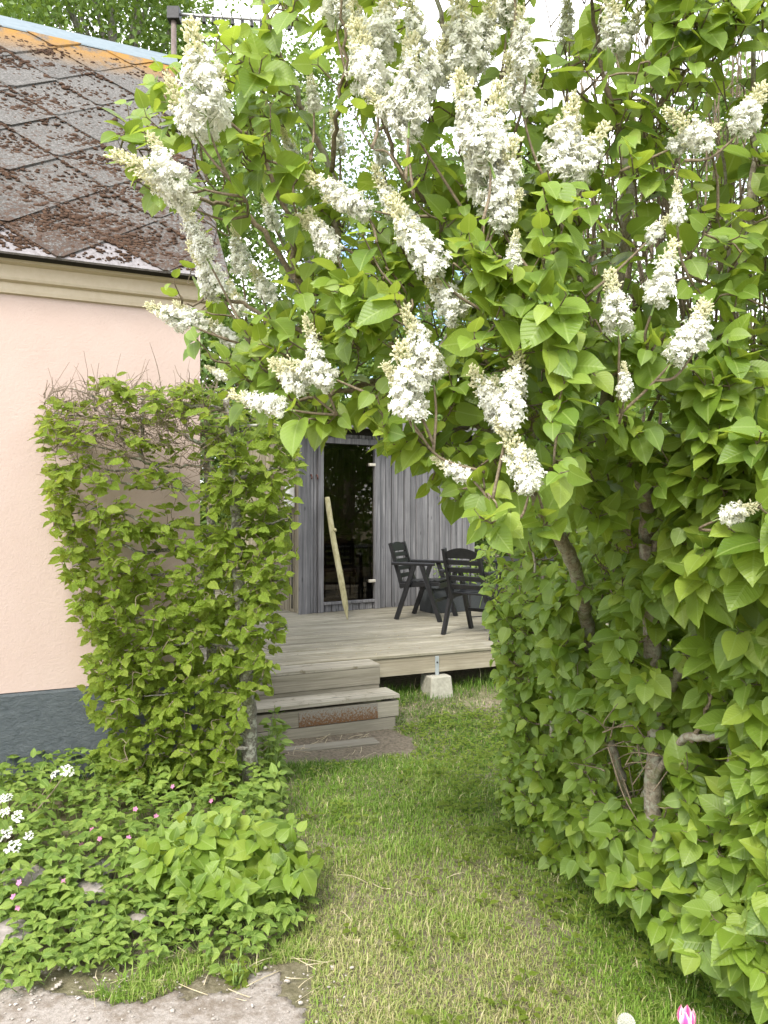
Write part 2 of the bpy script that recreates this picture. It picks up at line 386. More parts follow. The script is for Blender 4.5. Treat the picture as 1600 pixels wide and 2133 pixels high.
M['pale_slate'] = t.done(t.bsdf(t.ramp(n1, [(0.34, (0.12, 0.10, 0.09)), (0.46, (0.20, 0.185, 0.185)), (0.75, (0.29, 0.27, 0.27))]), 0.9, t.bump(n1, 0.5, 0.006), 0.2))
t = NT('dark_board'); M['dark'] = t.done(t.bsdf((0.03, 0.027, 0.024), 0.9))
def slab(name, x0, x1, s0, s1, n0, n1, mat, parent):
    bm = bmesh.new(); vs = [bm.verts.new(rp(x, s, n)) for n in (n0, n1) for s in (s0, s1) for x in (x0, x1)]
    for f in ((0, 1, 3, 2), (4, 6, 7, 5), (0, 4, 5, 1), (2, 3, 7, 6), (0, 2, 6, 4), (1, 5, 7, 3)): bm.faces.new([vs[i] for i in f])
    bmesh.ops.recalc_face_normals(bm, faces=bm.faces); me = bpy.data.meshes.new(name); bm.to_mesh(me); bm.free(); me.materials.append(mat); return link(name, me, parent)
roof = slab('roof', HX0, RX1, 0.03, SL, -0.045, 0.0, M['dark'], house)
# back slope of the roof
bm = bmesh.new(); yr = EY + RUN
vs = [bm.verts.new(p) for p in ((HX0, yr, RIDGE_Z), (RX1, yr, RIDGE_Z), (RX1, yr + RUN, EAVE_Z), (HX0, yr + RUN, EAVE_Z), (HX0, yr, RIDGE_Z - .05), (RX1, yr, RIDGE_Z - .05), (RX1, yr + RUN, EAVE_Z - .05), (HX0, yr + RUN, EAVE_Z - .05))]
for f in ((0, 1, 2, 3), (7, 6, 5, 4), (0, 4, 5, 1), (1, 5, 6, 2), (2, 6, 7, 3), (3, 7, 4, 0)): bm.faces.new([vs[i] for i in f])
me = bpy.data.meshes.new('back_slope'); bm.to_mesh(me); bm.free(); me.materials.append(M['slate']); link('back_slope', me, roof)
TW, TH = 0.60, 0.60                         # diamond diagonals (exposed)
def tile_mesh(x, s, hw, hs, clip0, clip1, xmax):
    th = 0.014; R_ = np.random.default_rng(int((x + 20) * 1000 + s * 77))
    tilt = 0.022 + R_.uniform(-.004, .006); e = 0.045
    pts = [(0, -hs - e * .2), (hw + e * .4, 0.0), (0, hs + e), (-hw - e * .4, 0.0)]
    # blunt tip at the lower corner
    pts = [(-0.02, -hs), (0.02, -hs), (hw, -0.02), (hw, 0.02), (0.05, hs), (-0.05, hs), (-hw, 0.02), (-hw, -0.02)]
    bm = bmesh.new(); rows = []
    for dn in (0.0, th):
        r_ = []
        for dx, ds in pts:
            xx = min(x + dx + R_.uniform(-.006, .006), xmax); ss = min(max(s + ds + R_.uniform(-.006, .006), clip0), clip1)
            lift = tilt * (1 - (ss - (s - hs)) / (2 * hs)) + 0.004
            r_.append(bm.verts.new(rp(xx, ss, lift + dn)))
        rows.append(r_)
    n = len(pts); bm.faces.new(rows[1]); bm.faces.new(rows[0][::-1])
    for i in range(n): bm.faces.new((rows[0][i], rows[0][(i + 1) % n], rows[1][(i + 1) % n], rows[1][i]))
    bmesh.ops.remove_doubles(bm, verts=bm.verts, dist=1e-5); bmesh.ops.recalc_face_normals(bm, faces=bm.faces)
    me = bpy.data.meshes.new('tile'); bm.to_mesh(me); bm.free(); return me
nrow = int(SL / (TH / 2)) + 2
for j in range(nrow):
    s = j * TH / 2
    if s - TH / 2 > SL - 0.05: break
    for i in range(-5, 4):
        x = i * TW + (j % 2) * TW / 2 + 0.02
        if x - TW / 2 > RX1 - .05 or x < -2.6: continue
        me = tile_mesh(x, s, TW / 2 + .012, TH / 2 + .012, -0.012, SL - 0.02, RX1 + .01)
        me.materials.append(M['pale_slate'] if j == 0 else M['slate']); link('tile', me, roof)
# the rest of the slope to the left, out of the picture
slab('tile_field', HX0, -2.55, 0.0, SL - .02, 0.004, 0.02, M['slate'], roof)
# moss cushions on the tiles (uncountable)
vv = []; ff = []; nn = 0
ico = bmesh.new(); bmesh.ops.create_icosphere(ico, subdivisions=1, radius=1.0)
ico.verts.ensure_lookup_table(); IV = np.array([v.co[:] for v in ico.verts]); IF = np.array([[v.index for v in f.verts] for f in ico.faces]); ico.free()
cl = [(rng.uniform(-1.6, RX1 - .1), SL * rng.uniform(0.04, 0.92) ** 1.35) for _ in range(90)]
for k in range(15000):
    if k % 3:
        cx, cs = cl[rng.integers(len(cl))]; x = cx + rng.normal(0, .11); s = cs + rng.normal(0, .04)
    else:
        x = rng.uniform(-1.9, RX1 - .02); s = SL * rng.uniform(0.03, 1.0) ** 1.8
    # moss likes the joints: snap a share of it to a diagonal joint
    if k % 4 == 0:
        a = (x / TW + s / TH); b = (x / TW - s / TH)
        if k % 8: a = round(a - .5 + .033) + .5 - .033
        else: b = round(b - .5 + .033) + .5 - .033
        x = (a + b) / 2 * TW; s = (a - b) / 2 * TH
    if not (0.02 < s < SL - .25) or x > RX1 - .02: continue
    r = abs(rng.normal(0.0, 0.0055)) + 0.0035
    b = np.array(rp(x, s, 0.030)); ax = np.array(rp(1, 0)) - np.array(rp(0, 0)); as_ = np.array(rp(0, 1)) - np.array(rp(0, 0)); an = np.array(rp(0, 0, 1)) - np.array(rp(0, 0))
    L = IV * (1 + rng.normal(0, .28, (len(IV), 1))) * r
    vv.append(b + L[:, :1] * ax * rng.uniform(1, 1.8) + L[:, 1:2] * as_ + L[:, 2:] * an * 0.7); ff.append(IF + nn); nn += len(IV)
M['moss'] = plain_mat('red_brown_moss', (0.028, 0.016, 0.010), (0.105, 0.060, 0.036), 45, 1.0, 0.8, 0.01)
tag(link('moss', np_mesh('moss', np.concatenate(vv), np.concatenate(ff), M['moss'], smooth=True), roof), kind='stuff')
# ridge cap
yr = EY + RUN; ca = 0.16
profile_x('ridge_cap', [(yr - ca * math.cos(PITCH), RIDGE_Z - ca * math.sin(PITCH) + .055), (yr - .012, RIDGE_Z + .062), (yr + .012, RIDGE_Z + .062), (yr + ca * math.cos(PITCH), RIDGE_Z - ca * math.sin(PITCH) + .055), (yr + ca * math.cos(PITCH), RIDGE_Z - ca * math.sin(PITCH) + .045), (yr, RIDGE_Z + .045), (yr - ca * math.cos(PITCH), RIDGE_Z - ca * math.sin(PITCH) + .045)], HX0, RX1 + .02, M['zinc'], house)

# antenna on the gable end
M['rust_pole'] = plain_mat('rusty_pole', (0.10, 0.075, 0.065), (0.20, 0.16, 0.14), 30, 0.7)
M['alu'] = plain_mat('aluminium', (0.50, 0.50, 0.50), (0.62, 0.62, 0.62), 30, 0.4, 0.1, 0.001, 0.6)
M['black_plastic'] = plain_mat('black_plastic', (0.02, 0.02, 0.02), (0.04, 0.04, 0.04), 30, 0.5)
apx = P(362, 150, 6.95); ant = empty('antenna', tuple(apx))
tag(ant, 'television aerial on a brown pole at the roof ridge', 'antenna')
topz = P(362, 30, 6.95)[2] - apx[2]
tb = Tubes(); tb.add([(0, 0, -1.0), (0, 0, topz)], 0.024, 10); link('pole', tb.mesh('pole', M['rust_pole']), ant)
box('clamp', (-.05, .06), (-.05, .05), (topz - .06, topz + .05), M['black_plastic'], ant)
tb = Tubes(); tb.add([(-.05, 0, topz + .01), (1.1, 0.15, topz + .03)], 0.014, 8); link('boom', tb.mesh('boom', M['alu']), ant)
for k in range(11):
    x = 0.18 + k * 0.085
    tb = Tubes(); tb.add([(x, .02 + x * .136 - .14, topz + .0), (x, .02 + x * .136 + .14, topz + .0)], 0.005, 6)
    e_ = link('element', tb.mesh('element', M['alu']), ant)
    box('insulator', (x - .014, x + .014), (x * .136 - .02, x * .136 + .02), (topz - .05, topz + .0), M['black_plastic'], e_, 0)

# ------------------------------------------------------------------ deck
DZ = 0.376; DEDGE = np.array([0.47, 6.84])     # a point of the deck's front edge
M['deck_wood'] = wood_mat('deck_wood', 0, (0.15, 0.135, 0.095), (0.29, 0.265, 0.20), (0.43, 0.405, 0.325), 0.85, green=(0.17, 0.155, 0.10))
M['fascia'] = wood_mat('fascia_wood', 0, (0.19, 0.16, 0.11), (0.33, 0.29, 0.21), (0.43, 0.39, 0.30), 0.85)
M['concrete'] = plain_mat('pier_concrete', (0.26, 0.25, 0.20), (0.40, 0.38, 0.31), 25, 0.95, 0.6, 0.01)
M['galv'] = plain_mat('galvanised', (0.33, 0.36, 0.37), (0.44, 0.47, 0.47), 25, 0.5, 0.1, 0.002, 0.5)
deck = empty('deck', (DEDGE[0], DEDGE[1], 0), UA)
tag(deck, 'raised weathered timber deck with long boards around the sauna shed', 'deck')
bw = 0.118; k = 0; y = 0.0
while y < 6.2:
    w = 0.14 if k == 0 else bw
    box('board', (-3.4, 5.0), (y, y + w - .010), (DZ - .028 + rng.uniform(-.0015, .0015), DZ + rng.uniform(-.0015, .0015)), M['deck_wood'], deck, 0.005)
    y += w; k += 1
box('fascia', (-3.4, 5.0), (0.012, 0.057), (DZ - .185, DZ - .031), M['fascia'], deck, 0.003)
for yy in (1.6, 3.2, 4.8): box('joist', (-3.4, 5.0), (yy, yy + .045), (DZ - .18, DZ - .032), M['fascia'], deck, 0)
bk = box('post_bracket', (-.012, .025), (0.004, 0.0112), (DZ - .21, DZ - .04), M['galv'], deck, 0.001)
tb = Tubes(); tb.add([(.006, .005, DZ - .095), (.006, -.004, DZ - .095)], 0.008, 6); link('bolt', tb.mesh('bolt', M['black_plastic']), bk)
pier = empty('pier', (DEDGE[0], DEDGE[1], 0), UA); tag(pier, 'tapered concrete footing block under the edge of the deck', 'footing')
def frustum(name, x, y, z0, z1, b, tp, mat, parent):
    bm = bmesh.new(); bmesh.ops.create_cube(bm, size=1)
    for v in bm.verts:
        h = tp if v.co.z > 0 else b; v.co = Vector((x + v.co.x * 2 * h, y + v.co.y * 2 * h, z1 if v.co.z > 0 else z0))
    bmesh.ops.bevel(bm, geom=bm.edges[:], offset=.008, segments=1, affect='EDGES')
    me = bpy.data.meshes.new(name); bm.to_mesh(me); bm.free(); me.materials.append(mat); return link(name, me, parent)
frustum('block', 0.01, 0.03, -.25, DZ - .21, .135, .10, M['concrete'], pier)
# steps (local deck axes)
steps = empty('steps', (DEDGE[0], DEDGE[1], 0), UA); tag(steps, 'two weathered grey timber steps with a rusty metal plate leading up to the deck', 'steps')
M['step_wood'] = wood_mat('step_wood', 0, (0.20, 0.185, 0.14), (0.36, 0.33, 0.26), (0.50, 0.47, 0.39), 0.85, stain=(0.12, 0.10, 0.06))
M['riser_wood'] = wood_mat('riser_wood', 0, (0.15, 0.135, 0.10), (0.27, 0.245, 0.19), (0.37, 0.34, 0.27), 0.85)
SX0 = -2.45
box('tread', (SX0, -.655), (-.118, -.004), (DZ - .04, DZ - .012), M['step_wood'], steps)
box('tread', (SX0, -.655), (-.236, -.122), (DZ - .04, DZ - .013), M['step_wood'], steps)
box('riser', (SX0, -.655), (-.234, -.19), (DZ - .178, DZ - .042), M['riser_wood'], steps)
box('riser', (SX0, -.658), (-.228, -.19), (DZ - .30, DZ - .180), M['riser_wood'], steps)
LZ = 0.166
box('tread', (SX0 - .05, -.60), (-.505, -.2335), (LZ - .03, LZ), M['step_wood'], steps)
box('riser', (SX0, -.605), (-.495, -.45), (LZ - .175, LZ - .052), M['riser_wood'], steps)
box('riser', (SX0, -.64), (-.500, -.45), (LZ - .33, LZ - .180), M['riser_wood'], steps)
t = NT('rusty_plate'); v = t.coord('Object'); n1 = t.noise(v, 60, 7, 0.8)
sx = t.n('ShaderNodeSeparateXYZ'); t.l(v, sx.inputs[0])
mr = t.n('ShaderNodeMapRange'); t.l(sx.outputs[2], mr.inputs[0]); mr.inputs[1].default_value = LZ - .175; mr.inputs[2].default_value = LZ - .06; mr.inputs[3].default_value = 0.13; mr.inputs[4].default_value = -0.02
ru = t.math('ADD', n1, mr.outputs[0])
c = t.mix(t.ramp(ru, [(0.50, 0.0), (0.60, 1.0)]), (0.22, 0.205, 0.175), t.ramp(n1, [(0.35, (0.06, 0.032, 0.018)), (0.7, (0.20, 0.095, 0.03))]))
M['rust'] = t.done(t.bsdf(c, 0.8, t.bump(n1, 0.4, 0.003), 0.3))
pl_ = box('metal_plate', (-1.44, -.79), (-.501, -.4965), (LZ - .174, LZ - .056), M['rust'], steps, 0.001); pl_['label'] = 'rusty sheet metal plate'
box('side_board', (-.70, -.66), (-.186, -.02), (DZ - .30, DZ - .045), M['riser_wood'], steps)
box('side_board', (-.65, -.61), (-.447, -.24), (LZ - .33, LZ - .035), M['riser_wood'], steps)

# old plank lying in the earth
pk = P(700, 1545, 5.65); plank = box('ground_plank', (-.95, .32), (-.07, .07), (-.02, .03), M['riser_wood'], None, 0.006)
plank.location = (pk[0], pk[1], float(gz(pk[0], pk[1])) - .008); plank.rotation_euler = (0, 0, math.radians(21))
tag(plank, 'old mossy plank sunk in the earth below the steps', 'plank')
def soil_in(X, Y):
    a = (X - DEDGE[0]) * UX[0] + (Y - DEDGE[1]) * UX[1]; b = (X - DEDGE[0]) * UN[0] + (Y - DEDGE[1]) * UN[1]
    e = fbm(X, Y, 6, 5) * .09
    return (a > -2.2) & (a < -.72 + e) & (b > -1.22 + e + (a + 1.6) * .12) & (b < -.3)
M['bare'] = plain_mat('bare_earth', (0.07, 0.055, 0.035), (0.22, 0.185, 0.135), 45, 1.0, 0.9, 0.02)
tag(ragged_sheet('bare_earth', soil_in, -2.4, .6, 4.6, 6.9, .03, .008, M['bare']), 'bare trodden earth below the steps', 'earth', kind='structure')

# ------------------------------------------------------------------ sauna shed
SA = math.radians(31.2); SC = P(627, 1279, 9.345)
shed = empty('sauna_shed', (SC[0], SC[1], DZ), SA)
tag(shed, 'grey weathered board sauna shed with a tall dark glass door', 'shed')
M['grey_wood'] = wood_mat('grey_wood', 2, (0.10, 0.099, 0.102), (0.21, 0.206, 0.21), (0.33, 0.32, 0.32), 0.9)
M['brown_wood'] = wood_mat('brown_wood', 2, (0.14, 0.12, 0.08), (0.26, 0.225, 0.155), (0.36, 0.32, 0.23), 0.9)
M['inner_wood'] = wood_mat('inner_wood', 2, (0.13, 0.10, 0.065), (0.24, 0.19, 0.13), (0.33, 0.27, 0.19), 0.85)
M['inner_bench'] = wood_mat('inner_bench', 0, (0.16, 0.13, 0.09), (0.28, 0.23, 0.17), (0.38, 0.32, 0.25), 0.8)
SW, SDP, SH = 2.64, 2.0, 2.22
dx0, dx1, dz0, dz1 = 0.30, 1.035, 0.125, 2.10      # glass opening
fr = 0.075
box('core_wall', (0.02, dx0 - .01), (0.03, .09), (0.01, SH), M['dark'], shed, 0)
box('core_wall', (dx1 + .01, SW - .02), (0.03, .09), (0.01, SH), M['dark'], shed, 0)
box('core_wall', (dx0 - .01, dx1 + .01), (0.031, .09), (dz1 + .01, SH), M['dark'], shed, 0)
box('core_wall', (dx0 - .01, dx1 + .01), (0.031, .09), (0.01, dz0 - .01), M['dark'], shed, 0)
def vboards(x0, x1, z0, z1, yf=0.0, wmean=0.098):
    n = max(1, round((x1 - x0) / wmean)); w = (x1 - x0) / n
    for i in range(n):
        yy = yf + rng.uniform(-.002, .002) + (0.010 if i % 2 else 0)
        box('board', (x0 + i * w + .005, x0 + (i + 1) * w - .005), (yy, .0295), (z0, z1), M['grey_wood'], shed, 0.005)
vboards(0.115, dx0 - fr - .0, 0.0, SH, 0.0, .06)
vboards(dx1 + fr + .002, SW - .09, 0.0, SH, 0.0)
vboards(dx0 - fr, dx1 + fr, dz1 + fr + .003, SH, 0.0)
vboards(dx0 - fr, dx1 + fr, 0.0, dz0 - .038, 0.0)
box('corner_board', (-.022, .112), (-.022, .0295), (-.005, SH), M['grey_wood'], shed, 0.004)
box('corner_board', (SW - .088, SW + .01), (-.018, .0295), (-.005, SH), M['grey_wood'], shed, 0.004)
box('door_frame', (dx0 - fr, dx0), (-.022, .06), (0.0, dz1 + fr), M['grey_wood'], shed, 0.004)
box('door_frame', (dx1, dx1 + fr), (-.022, .06), (0.0, dz1 + fr), M['grey_wood'], shed, 0.004)
box('door_frame', (dx0 + .001, dx1 - .001), (-.020, .06), (dz1, dz1 + fr - .002), M['grey_wood'], shed, 0.004)
box('door_sill', (dx0 + .001, dx1 - .001), (-.018, .06), (dz0 - .036, dz0), M['grey_wood'], shed, 0.004)
# side wall left (brownish), narrow boards
for i in range(26):
    w = SDP / 26; box('side_board', (-.006 + (i % 2) * .005, .02), (.032 + i * w + .003, .032 + (i + 1) * w - .003), (0.0, SH + .1), M['brown_wood'], shed, 0.003)
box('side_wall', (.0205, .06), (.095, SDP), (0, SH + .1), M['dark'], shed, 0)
box('side_wall', (SW - .03, SW), (.095, SDP), (0, SH + .1), M['grey_wood'], shed, 0)
for i in range(24):
    w = (SW - .1) / 24; box('inner_board', (.06 + i * w + .003, .06 + (i + 1) * w - .003), (SDP - .03, SDP), (0.0, SH), M['inner_wood'], shed, 0.002)
box('floor', (.0605, SW - .031), (.0905, SDP - .031), (-.02, .02), M['inner_bench'], shed, 0)
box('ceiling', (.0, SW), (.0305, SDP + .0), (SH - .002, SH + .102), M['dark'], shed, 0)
rf = box('roof', (-.16, SW + .16), (-.22, SDP + .2), (SH + .103, SH + .15), M['dark'], shed, 0.004)
box('fascia', (-.17, SW + .17), (-.245, -.221), (SH + .06, SH + .16), M['grey_wood'], rf, 0.003)
# glass door
t = NT('smoked_glass'); gl = t.n('ShaderNodeBsdfGlossy'); gl.inputs['Roughness'].default_value = 0.015; gl.inputs[0].default_value = (.9, .9, .9, 1)
tp = t.n('ShaderNodeBsdfTransparent'); tp.inputs[0].default_value = (.62, .57, .50, 1)
fn = t.n('ShaderNodeFresnel'); fn.inputs[0].default_value = 1.55; mx = t.n('ShaderNodeMixShader')
t.l(fn.outputs[0], mx.inputs[0]); t.l(tp.outputs[0], mx.inputs[1]); t.l(gl.outputs[0], mx.inputs[2]); M['glass'] = t.done(mx.outputs[0])
door = box('glass_door', (dx0 + .012, dx1 - .012), (.012, .020), (dz0 + .008, dz1 - .012), M['glass'], shed, 0)
M['brass'] = plain_mat('pale_hinge', (0.55, 0.50, 0.40), (0.7, 0.66, 0.58), 40, 0.4, 0.1, 0.001, 0.3)
for zz in (dz0 + .235, dz1 - .25): box('hinge', (dx1 - .085, dx1 + .01), (-.026, .011), (zz - .018, zz + .018), M['brass'], door, 0.005)
M['iron'] = plain_mat('rusty_iron', (0.10, 0.04, 0.03), (0.18, 0.08, 0.06), 40, 0.8)
for xx in (.125, .205): 
    tb = Tubes(); tb.add(smooth_path([(xx, -.002, 1.70), (xx, -.035, 1.695), (xx + .004, -.04, 1.665), (xx + .01, -.02, 1.65)], 4), .008, 6); link('coat_hook', tb.mesh('coat_hook', M['iron']), shed)
M['white_plastic'] = plain_mat('white_plastic', (0.66, 0.65, 0.60), (0.75, 0.74, 0.70), 20, 0.5, 0.1, 0.001)
eb = box('electric_box', (-.085, -.008), (.16, .30), (1.30, 1.58), M['white_plastic'], shed, 0.008)
box('cover', (-.10, -.0855), (.175, .285), (1.33, 1.44), M['white_plastic'], eb, 0.004)
tb = Tubes(); tb.add(smooth_path([(-.03, .23, 1.30), (-.03, .23, 1.1), (-.02, .22, .6), (-.02, .22, 0.05)], 4), .008, 6); link('cable', tb.mesh('cable', M['black_plastic']), eb)
# benches inside
def s2w(x, y, z):
    c_, s_ = math.cos(SA), math.sin(SA); return (SC[0] + x * c_ - y * s_, SC[1] + x * s_ + y * c_, DZ + z)
for (y0, zt, lab) in ((1.42, .92, 'upper pale timber sauna bench behind the dark glass door'), (1.0, .46, 'lower timber sauna bench behind the dark glass door')):
    b = empty('sauna_bench', s2w(0, 0, 0), SA); tag(b, lab, 'bench')
    for i in range(4): box('slat', (.07, SW - .04), (y0 + i * .13, y0 + i * .13 + .115), (zt - .03, zt), M['inner_bench'], b, 0.004)
    box('front_board', (.072, SW - .042), (y0 - .03, y0 - .004), (zt - .13, zt - .002), M['inner_bench'], b, 0.003)
    for xx in (.12, 1.25, SW - .15): box('leg', (xx, xx + .06), (y0 + .02, y0 + .08), (.0205, zt - .135), M['inner_bench'], b, 0.003)
br_ = empty('backrest_rail', s2w(0, 0, 0), SA); tag(br_, 'slatted timber backrest above the upper sauna bench', 'backrest')
for i in range(18): box('slat', (.09 + i * .135, .09 + i * .135 + .118), (1.93, 1.955), (1.0, 1.5), M['inner_wood'], br_, 0.003)
M['blue'] = plain_mat('blue_plastic', (0.02, 0.07, 0.20), (0.03, 0.10, 0.28), 20, 0.4, 0.1, .001)
bucket = empty('bucket', s2w(.42, 1.15, .462), SA); tag(bucket, 'small blue bucket standing on the lower sauna bench', 'bucket')
tb = Tubes(); tb.add([(0, 0, 0), (0, 0, .005), (0, 0, .13), (0, 0, .14)], [.075, .085, .10, .107], 20); link('pail', tb.mesh('pail', M['blue']), bucket)
tb = Tubes(); tb.add([(.1 * math.cos(a), 0, .13 + .1 * math.sin(a)) for a in np.linspace(0, math.pi, 12)], .004, 6); link('handle', tb.mesh('handle', M['white_plastic']), bucket)

# ------------------------------------------------------------------ leaning stake
M['stake'] = wood_mat('stake_wood', 2, (0.20, 0.18, 0.09), (0.36, 0.33, 0.18), (0.46, 0.42, 0.28), 0.8, fine=40)
a0 = P(724, 1290, 1.244 * F / (1290 - HY)); dep = 9.30; a1 = P(681, 1036, dep)
a1[1] = 9.32; a1 = P(681, 1036, 9.36)
st = empty('stake', tuple(a0)); tag(st, 'long wooden stake with a pointed end leaning on the glass door', 'stake')
L = a1 - a0; tb = Tubes(); fr_ = np.array([0, .03, .10, .14, .35, .6, .8, .97, 1.0])
tb.add([L * f + np.array([.006 * math.sin(f * 7), 0, 0]) for f in fr_], [.006, .014, .032, .036, .037, .036, .035, .034, .031], 10)
link('shaft', tb.mesh('shaft', M['stake']), st)
for f, s_ in ((.72, 1), (.38, .6)):
    tb = Tubes(); c0 = L * f; tb.add([c0 + np.array([.02, -.01, 0]), c0 + np.array([.035 + .012 * s_, -.014, .01])], [.028 * s_, .018 * s_], 8); link('knot', tb.mesh('knot', M['stake']), st)

# ------------------------------------------------------------------ chairs
M['black_paint'] = plain_mat('black_paint', (0.008, 0.0085, 0.009), (0.018, 0.018, 0.019), 18, 0.36, 0.15, 0.002, 0, 0.45)
def make_chair(name, origin, ang, label):
    """local: x = facing direction, y = left side, origin on the floor below the seat centre"""
    c = empty(name, origin, ang); tag(c, label, 'chair', 'black folding garden chairs')
    W = 0.50; m = M['black_paint']
    back = lambda h, y: (-.235 - (h - .40) * .30, y, h)
    for sy in (-1, 1):
        y = sy * W / 2; yo = sy * (W / 2 + .027)
        bar('leg', (-.27, yo, 0.0), (-.045, yo, .635), .050, .026, m, c, (0, 1, 0))
        bar('leg', (.27, yo, 0.0), (.045, yo, .635), .050, .026, m, c, (0, 1, 0))
        bar('armrest', (-.33, sy * (W / 2 + .014), .648), (.20, sy * (W / 2 + .014), .648), .060, .034, m, c, (0, 0, 1), .008)
        bar('side_rail', (-.25, sy * (W / 2 - .027), .39), (.24, sy * (W / 2 - .027), .425), .022, .05, m, c)
        bar('back_post', back(.36, sy * (W / 2 - .052)), back(.88, sy * (W / 2 - .052)), .044, .028, m, c, (0, 1, 0))
    for i in range(6):
        x = -.20 + i * .082; z = .425 + (x + .25) / .49 * .035
        bar('seat_slat', (x, -W / 2 + .042, z), (x, W / 2 - .042, z), .062, .018, m, c, (0, 0, 1), .004)
    bar('front_rail', (.245, -W / 2 + .015, .405), (.245, W / 2 - .015, .405), .02, .06, m, c, (0, 0, 1), .003)
    ym = W / 2 - .068
    for h in (.50, .585, .67, .745):
        bar('back_slat', back(h, -ym), back(h, ym), .05, .018, m, c, (.96, 0, .29), .003)
    # arched top rail
    bm = bmesh.new(); n = 10; rows = []
    for i in range(n + 1):
        y = -ym + 2 * ym * i / n; top = .845 + .045 * (1 - (2 * i / n - 1) ** 2)
        r_ = []
        for dx in (-.009, .009):
            for h in (.785, top):
                b = back(h, y); r_.append(bm.verts.new((b[0] + dx, b[1], b[2])))
        rows.append(r_)
    for i in range(n):
        a, b = rows[i], rows[i + 1]
        for p, q in ((0, 1), (1, 3), (3, 2), (2, 0)): bm.faces.new((a[p], a[q], b[q], b[p]))
    bm.faces.new(rows[0]); bm.faces.new(rows[-1]); bmesh.ops.recalc_face_normals(bm, faces=bm.faces)
    me = bpy.data.meshes.new('top_rail'); bm.to_mesh(me); bm.free(); me.materials.append(m); link('top_rail', me, c)
    bar('stretcher', (.16, -W / 2, .22), (.16, W / 2, .22), .02, .035, m, c)
    return c
make_chair('garden_chair', (.50, 9.03, DZ), math.radians(-24), 'black slatted garden chair standing close to the grey shed wall')
make_chair('garden_chair', (.985, 7.82, DZ), math.radians(52), 'black slatted garden chair half hidden by the lilac, its back turned to the lawn')
# slim table, mostly behind leaves
tab = empty('garden_table', tuple(P(1085, 1290, 8.75) * [1, 1, 0] + [0, 0, DZ]), math.radians(20)); tag(tab, 'slim black metal table behind the chairs on the deck', 'table')
for sx in (-1, 1):
    for sy in (-1, 1): bar('leg', (sx * .48, sy * .32, 0), (sx * .48, sy * .32, .70), .016, .016, M['black_plastic'], tab, (0, 1, 0), 0)
for sy in (-1, 1): bar('stretcher', (-.48, sy * .32, .03), (.48, sy * .32, .03), .012, .012, M['black_plastic'], tab, (0, 0, 1), 0)
for i in range(6): bar('slat', (-.52, -.31 + i * .124, .71), (.52, -.31 + i * .124, .71), .115, .018, M['black_paint'], tab, (0, 0, 1), .003)
# planter
M['anthracite'] = plain_mat('anthracite', (0.035, 0.04, 0.042), (0.055, 0.06, 0.062), 120, 0.7, 0.4, .003)
pc = P(950, 1276, 9.55); planter = empty('planter', (pc[0], pc[1], DZ), math.radians(28)); tag(planter, 'dark grey planter box with small plants against the shed', 'planter')
box('tub', (-.34, .62), (-.02, .32), (0, .30), M['anthracite'], planter, .006)
box('rim', (-.36, .64), (-.04, .34), (.301, .33), M['anthracite'], planter, .006)

# ================================================================== vegetation helpers
def leaf_template(kind, seed=0):
    r = np.random.default_rng(seed)
    if kind == 'lilac':
        T = [0.0, .03, .09, .18, .29, .41, .53, .65, .76, .86, .94, 1.0]; Wd = [.05, .20, .31, .375, .40, .395, .36, .295, .21, .12, .045, .003]; back = [-.06, -.065, -.055, -.03, -.01, 0, 0, 0, 0, 0, 0, 0]
        fold, curl, wave = r.uniform(.10, .36), r.uniform(.05, .28), .004
    elif kind == 'hornbeam':
        T = [0.0, .08, .19, .30, .41, .52, .63, .74, .86, 1.0]; Wd = [.03, .18, .27, .31, .315, .295, .25, .18, .085, .003]; back = [0] * 10
        fold, curl, wave = r.uniform(.1, .35), r.uniform(.05, .25), .028
    elif kind == 'leaflet':
        T = [0.0, .25, .55, .8, 1.0]; Wd = [.04, .27, .28, .15, .004]; back = [0] * 5
        fold, curl, wave = r.uniform(.1, .35), r.uniform(.05, .3), .02
    else:                                   # small far leaf
        T = [0.0, .45, 1.0]; Wd = [.02, .33, .003]; back = [0] * 3; fold, curl, wave = .2, .12, 0.0
    V, UV, Fc = [], [], []
    bend = r.normal(0, .05)
    for i, (t_, w, b) in enumerate(zip(T, Wd, back)):
        zc = -curl * t_ * t_; xo = bend * t_ * t_
        zw = (wave if i % 2 else -wave) + r.normal(0, .008 if wave else 0)
        V += [(-w + xo, t_ + b, zc + w * fold + zw), (xo, t_, zc), (w + xo, t_ + b, zc + w * fold + zw + r.normal(0, .008 if wave else 0))]
        UV += [(.5 - w, t_), (.5, t_), (.5 + w, t_)]
    for i in range(len(T) - 1):
        a = i * 3; b = a + 3
        Fc += [(a, a + 1, b + 1), (a, b + 1, b), (a + 1, a + 2, b + 2), (a + 1, b + 2, b + 1)]
    return np.array(V), np.array(Fc), np.array(UV)
LT = {k: [leaf_template(k, s) for s in range(6)] for k in ('lilac', 'hornbeam', 'leaflet', 'small')}

def frames(d, n):
    """rows: tip directions d, desired normals n -> (N,3,3) with columns x, d, n"""
    d = d / (np.linalg.norm(d, axis=1)[:, None] + 1e-9)
    x = np.cross(d, n); x /= np.linalg.norm(x, axis=1)[:, None] + 1e-9
    return np.stack([x, d, np.cross(x, d)], -1)

class Leaves:
    def __init__(s): s.p = []; s.d = []; s.n = []; s.s = []
    def add(s, p, d, n, sz): s.p.append(p); s.d.append(d); s.n.append(n); s.s.append(sz)
    def arrays(s): return np.array(s.p), frames(np.array(s.d), np.array(s.n)), np.array(s.s)

